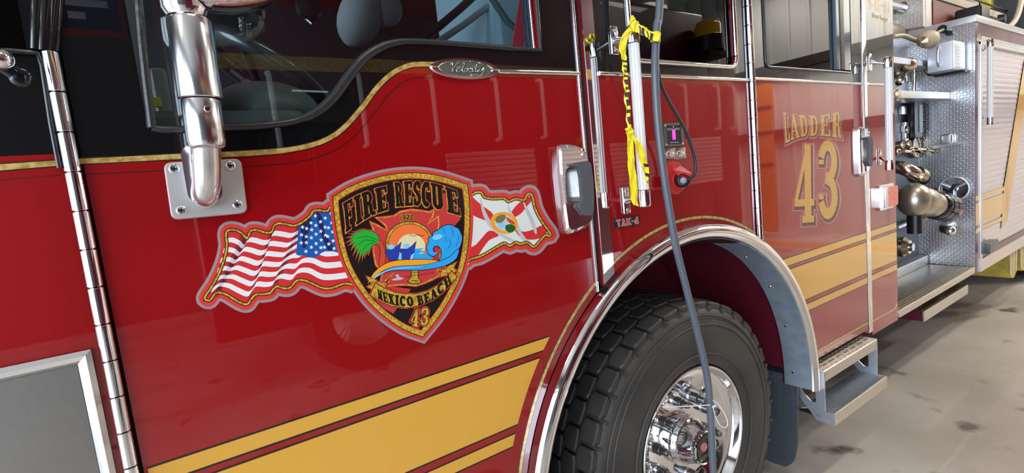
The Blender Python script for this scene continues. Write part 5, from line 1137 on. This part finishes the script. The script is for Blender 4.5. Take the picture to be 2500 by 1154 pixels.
g = MB(); c = q(2377, 22, .15); g.box(c.x-.10, c.x+.12, .08, .24, 2.40, 2.55, BLACKPL, .02); g.lathe([(.0, .04), (.03, .04), (.04, 0)], (c.x+.2, .05, 2.45), (0, -1, 0), BLACKPL, 20); g.tube(catmull([Vector((c.x+.2, .05, 2.43)), Vector((c.x+.5, .06, 2.42)), Vector((c.x+.9, .08, 2.55)), Vector((c.x+1.2, .1, 2.8))], 5), .02, CREAMP, 10); g.build('deck_connector', TR)
g = MB(); c = q(2398, 15, .5); g.cyl((c.x, .5, 2.4), (c.x, .5, 3.3), .16, CREAMP, 32); g.cyl((c.x-.55, .5, 2.4), (c.x-.55, .5, 3.3), .10, PINKP, 28); g.box(c.x-.42, c.x-.25, .34, .42, 2.75, 2.95, YEL, .01); g.build('deck_canister', TR)
g = MB(); g.box(6.75, 9.3, .12, 1.4, 2.50, 3.3, BLACKPL, .03); g.box(6.8, 9.2, .2, 1.3, 2.398, 2.50, BLACKPL); bb = g.build('deck_equipment_box', TR)
g = MB(); g.lathe([(0, .01), (.012, .008), (.014, 0)], (7.2, .12, 2.75), (0, -1, 0), CHROME, 16); g.build('box_stud', bb)
g = MB(); g.box(5.6, 6.7, .1, .5, 2.40, 2.47, BRASS, .02); g.build('outrigger_arm', TR)
g = MB(); g.box(3.4, 5.2, .9, 1.6, 2.66, 2.76, YPAINT, .02); g.build('ladder_cradle', TR)
# rear wheels and the underside
g = MB(); g.box(-1.1, 9.3, .75, 1.05, .35, .62, DARKI); g.box(-1.1, 9.3, 1.5, 1.8, .35, .62, DARKI); g.build('chassis_rail', TR)
g = MB(); g.box(4.8, 9.35, .06, 2.3, .64, 2.35, MAROON); g.build('body_box', TR)
for x_ in (7.6, ): 
    g = MB(); g.lathe([(r, -y) for r, y in prof], (x_, .06, .53), (0, -1, 0), TYRE, 60); g.lathe([(.298, 0), (.28, -.1), (0, -.1)], (x_, .06, .53), (0, -1, 0), STEEL, 40); g.build('rear_wheel', TR)
# folded yellow wheel chocks slung under the body
for k, x_ in enumerate((5.86, 6.20)):
    t = thing('wheel_chock', ['yellow wheel chock slung under the shutter, nearer the running board', 'yellow wheel chock slung under the shutter, farther from the running board'][k], 'wheel chock', (x_, .2, .33), 'wheel chocks under the body')
    g = MB(); g.prism([(x_-.14, .568), (x_+.14, .568), (x_+.12, .36), (x_+.04, .32), (x_-.04, .33)], .02, .34, YPAINT, 'y'); g.build('wedge', t)
    g = MB(); 
    for j in range(3): g.box(x_-.10+j*.085, x_-.08+j*.085, .012, .022, .37, .55, CREAMP, .002)
    g.build('ribs', t)
# ================================================================== CABLES AND TAPE
CP = [(1611, 0), (1604, 60), (1600, 130), (1600, 200), (1606, 300), (1617, 400), (1632, 500), (1650, 600), (1672, 690), (1697, 790), (1716, 870), (1728, 930), (1734, 1000), (1738, 1080), (1742, 1154)]
YC = -.112
cp = [q(x, y, YC) for x, y in CP]; v0 = cp[0]; vN = cp[-1]
path = [Vector((v0.x+.25, -.6, WZ-.01)), Vector((v0.x+.16, -.32, 3.6)), Vector((v0.x+.06, -.15, 2.7))]+cp+[Vector((vN.x+.005, YC-.01, vN.z-.15)), Vector((vN.x+.01, YC-.03, .14)), Vector((vN.x-.01, YC-.10, .016)), Vector((vN.x-.15, YC-.4, .012)), Vector((vN.x-.6, YC-.9, .012))]
h = MB(); h.tube(catmull(path, 6), .0118, CABLE_M, 18); h.build('power_cable', **tagd('thick grey cable hanging from the ceiling in front of the front wheel', 'cable'))
PLG = thing('plug_cord', 'thin black cord plugged into the red inlet', 'cord', tuple(q(1668, 440, -.05)))
pa = [q(1604, 118, -.097), q(1606, 165, -.096), q(1614, 205, -.092), q(1632, 245, -.09), q(1655, 285, -.088), q(1676, 325, -.085), q(1692, 370, -.083), q(1698, 405, -.082), q(1694, 428, -.078), q(1680, 437, -.072), q(1668, 440, -.062)]
h = MB(); h.tube(catmull(pa, 6), .0052, CORD_M, 12); h.build('cord', PLG)
h = MB(); pa_, pb_ = Vector((q(1655, 438).x-.008, -.022, q(1655, 438).z)), q(1668, 440, -.062); dd = (pb_-pa_); h.lathe([(0, 0), (.026, 0), (.027, .004), (.027, .022), (.021, .030), (.021, dd.length)], pa_, dd, BLACKPL, 28); h.build('plug', PLG)
h = MB(); h.lathe([(.0, 0), (.009, 0), (.011, .004), (.011, .012), (.0, .014)], pb_-dd.normalized()*.006, dd, mat('blue_grey_clamp', (.30, .36, .45), .4), 6, smooth=False); h.build('cord_clamp', PLG)
TP = thing('caution_tape', 'yellow caution tape tied round the grab rail and the cable', 'tape', (1.18, -.09, 1.5))
def tape(nm, L, R_, Y, dark=(), sub=4, th=.0006, jit=.0022):
    n0 = len(L); Ys = Y if isinstance(Y, (list, tuple)) else [Y]*n0
    LL = catmull([q(*p, y) for p, y in zip(L, Ys)], sub); RR = catmull([q(*p, y-.004) for p, y in zip(R_, Ys)], sub); n = len(LL); g = MB()
    rnd = random.Random(len(nm)*7+n0); J = [rnd.uniform(-jit, jit) for _ in range(n)]
    cols = 5; vs = []
    for i in range(n):
        for k in range(cols):
            f = k/(cols-1); v = LL[i]*(1-f)+RR[i]*f; vs.append(v+Vector((0, J[i]+.002*math.sin(f*6.3+i), 0)))
    m_ = len(vs); vs2 = vs+[v+Vector((0, th, 0)) for v in vs]
    fy = []; fd = []
    for i in range(n-1):
        for k in range(cols-1):
            f = (i*cols+k, i*cols+k+1, (i+1)*cols+k+1, (i+1)*cols+k)
            (fd if (i in dark and 0 < k < cols-1) else fy).append(f)
    b0 = len(g.v); g.add(vs2, fy+[tuple(x+m_ for x in f) for f in fy+fd], YEL, False); g.add(vs, fd, TAPEBLK, False)
    return g.build(nm, TP, solid=False)
L1 = [(1540, 62), (1516, 92), (1512, 115), (1518, 150), (1520, 175), (1522, 200), (1524, 225), (1526, 250), (1529, 285), (1533, 318)]
R1 = [(1552, 72), (1531, 98), (1529, 125), (1530, 155), (1532, 178), (1533, 200), (1535, 225), (1537, 250), (1539, 285), (1541, 318)]
tape('hanging_strip', L1, R1, [-.095, -.10, -.10, -.098, -.096, -.094, -.094, -.094, -.096, -.1], dark=(11, 13, 15, 17, 19, 20, 22, 24, 25, 27, 28, 30, 32, 33), sub=4)
tape('tail', [(1534, 318), (1531, 345), (1534, 400), (1538, 460), (1546, 500)], [(1542, 320), (1546, 350), (1551, 400), (1556, 460), (1559, 503)], -.104)
tape('tail', [(1537, 318), (1550, 352), (1562, 390), (1572, 420), (1580, 450)], [(1546, 322), (1568, 356), (1580, 392), (1585, 424), (1584, 462)], -.108, dark=(9, 12, 14))
tape('tail', [(1528, 312), (1526, 318), (1530, 326)], [(1544, 312), (1546, 320), (1542, 330)], -.108)
tape('tie_strip', [(1540, 60), (1550, 48), (1562, 58), (1578, 68), (1594, 78), (1610, 80)], [(1546, 76), (1556, 80), (1566, 84), (1580, 92), (1594, 100), (1608, 102)], [-.10, -.103, -.108, -.112, -.118, -.127], dark=(7, 9, 10, 12, 14, 15), sub=4)
h = MB(); c = q(1546, 55, -.09); 
for k in range(7): 
    a_ = k*.9; h.ball(c+Vector((math.cos(a_)*.012, math.sin(a_*1.7)*.008, math.sin(a_)*.010)), .009, YEL, 8, (1.3, .8, .7), Matrix.Rotation(a_, 3, 'Y'))
h.build('knot', TP)
h = MB(); c = q(1538, 319, -.10)
for k in range(6): a_ = k*1.1; h.ball(c+Vector((math.cos(a_)*.006, math.sin(a_*1.7)*.004, math.sin(a_)*.008)), .0065, YEL, 8, (1.2, .8, .9), Matrix.Rotation(a_, 3, 'Y'))
h.build('knot', TP)
h = MB(); w0, w1 = q(1601, 80, YC), q(1600, 104, YC); h.lathe([(.0128, 0), (.0150, .004), (.0142, .014), (.0155, .026), (.0130, (w0-w1).length)], w1, w0-w1, YEL, 20); h.build('cable_wrap', TP)
ZT = thing('cable_tie', 'white cable tie looped round the grey cable over the wheel', 'cable tie', tuple(q(1736, 989, YC)))
h = MB(); h.tube(catmull([q(1628, 993, -.122), q(1660, 992, -.124), q(1700, 990, -.126), q(1733, 988, -.127)], 4), .0020, WHITEPL, 8); h.tube([q(1736, 988, YC)+Vector((.0135*math.cos(t), .0135*math.sin(t), 0)) for t in [2*PI*i/20 for i in range(20)]], .0022, WHITEPL, 8, closed=True); h.build('strap', ZT)
h = MB(); h.tube(catmull([q(1738, 976, -.122), q(1752, 985, -.122), q(1768, 1008, -.122), q(1776, 1030, -.122), q(1771, 1043, -.122), q(1758, 1038, -.122), (q(1746, 1015, -.122)), q(1740, 990, -.124)], 5), .0020, WHITEPL, 8); h.build('loop', ZT)
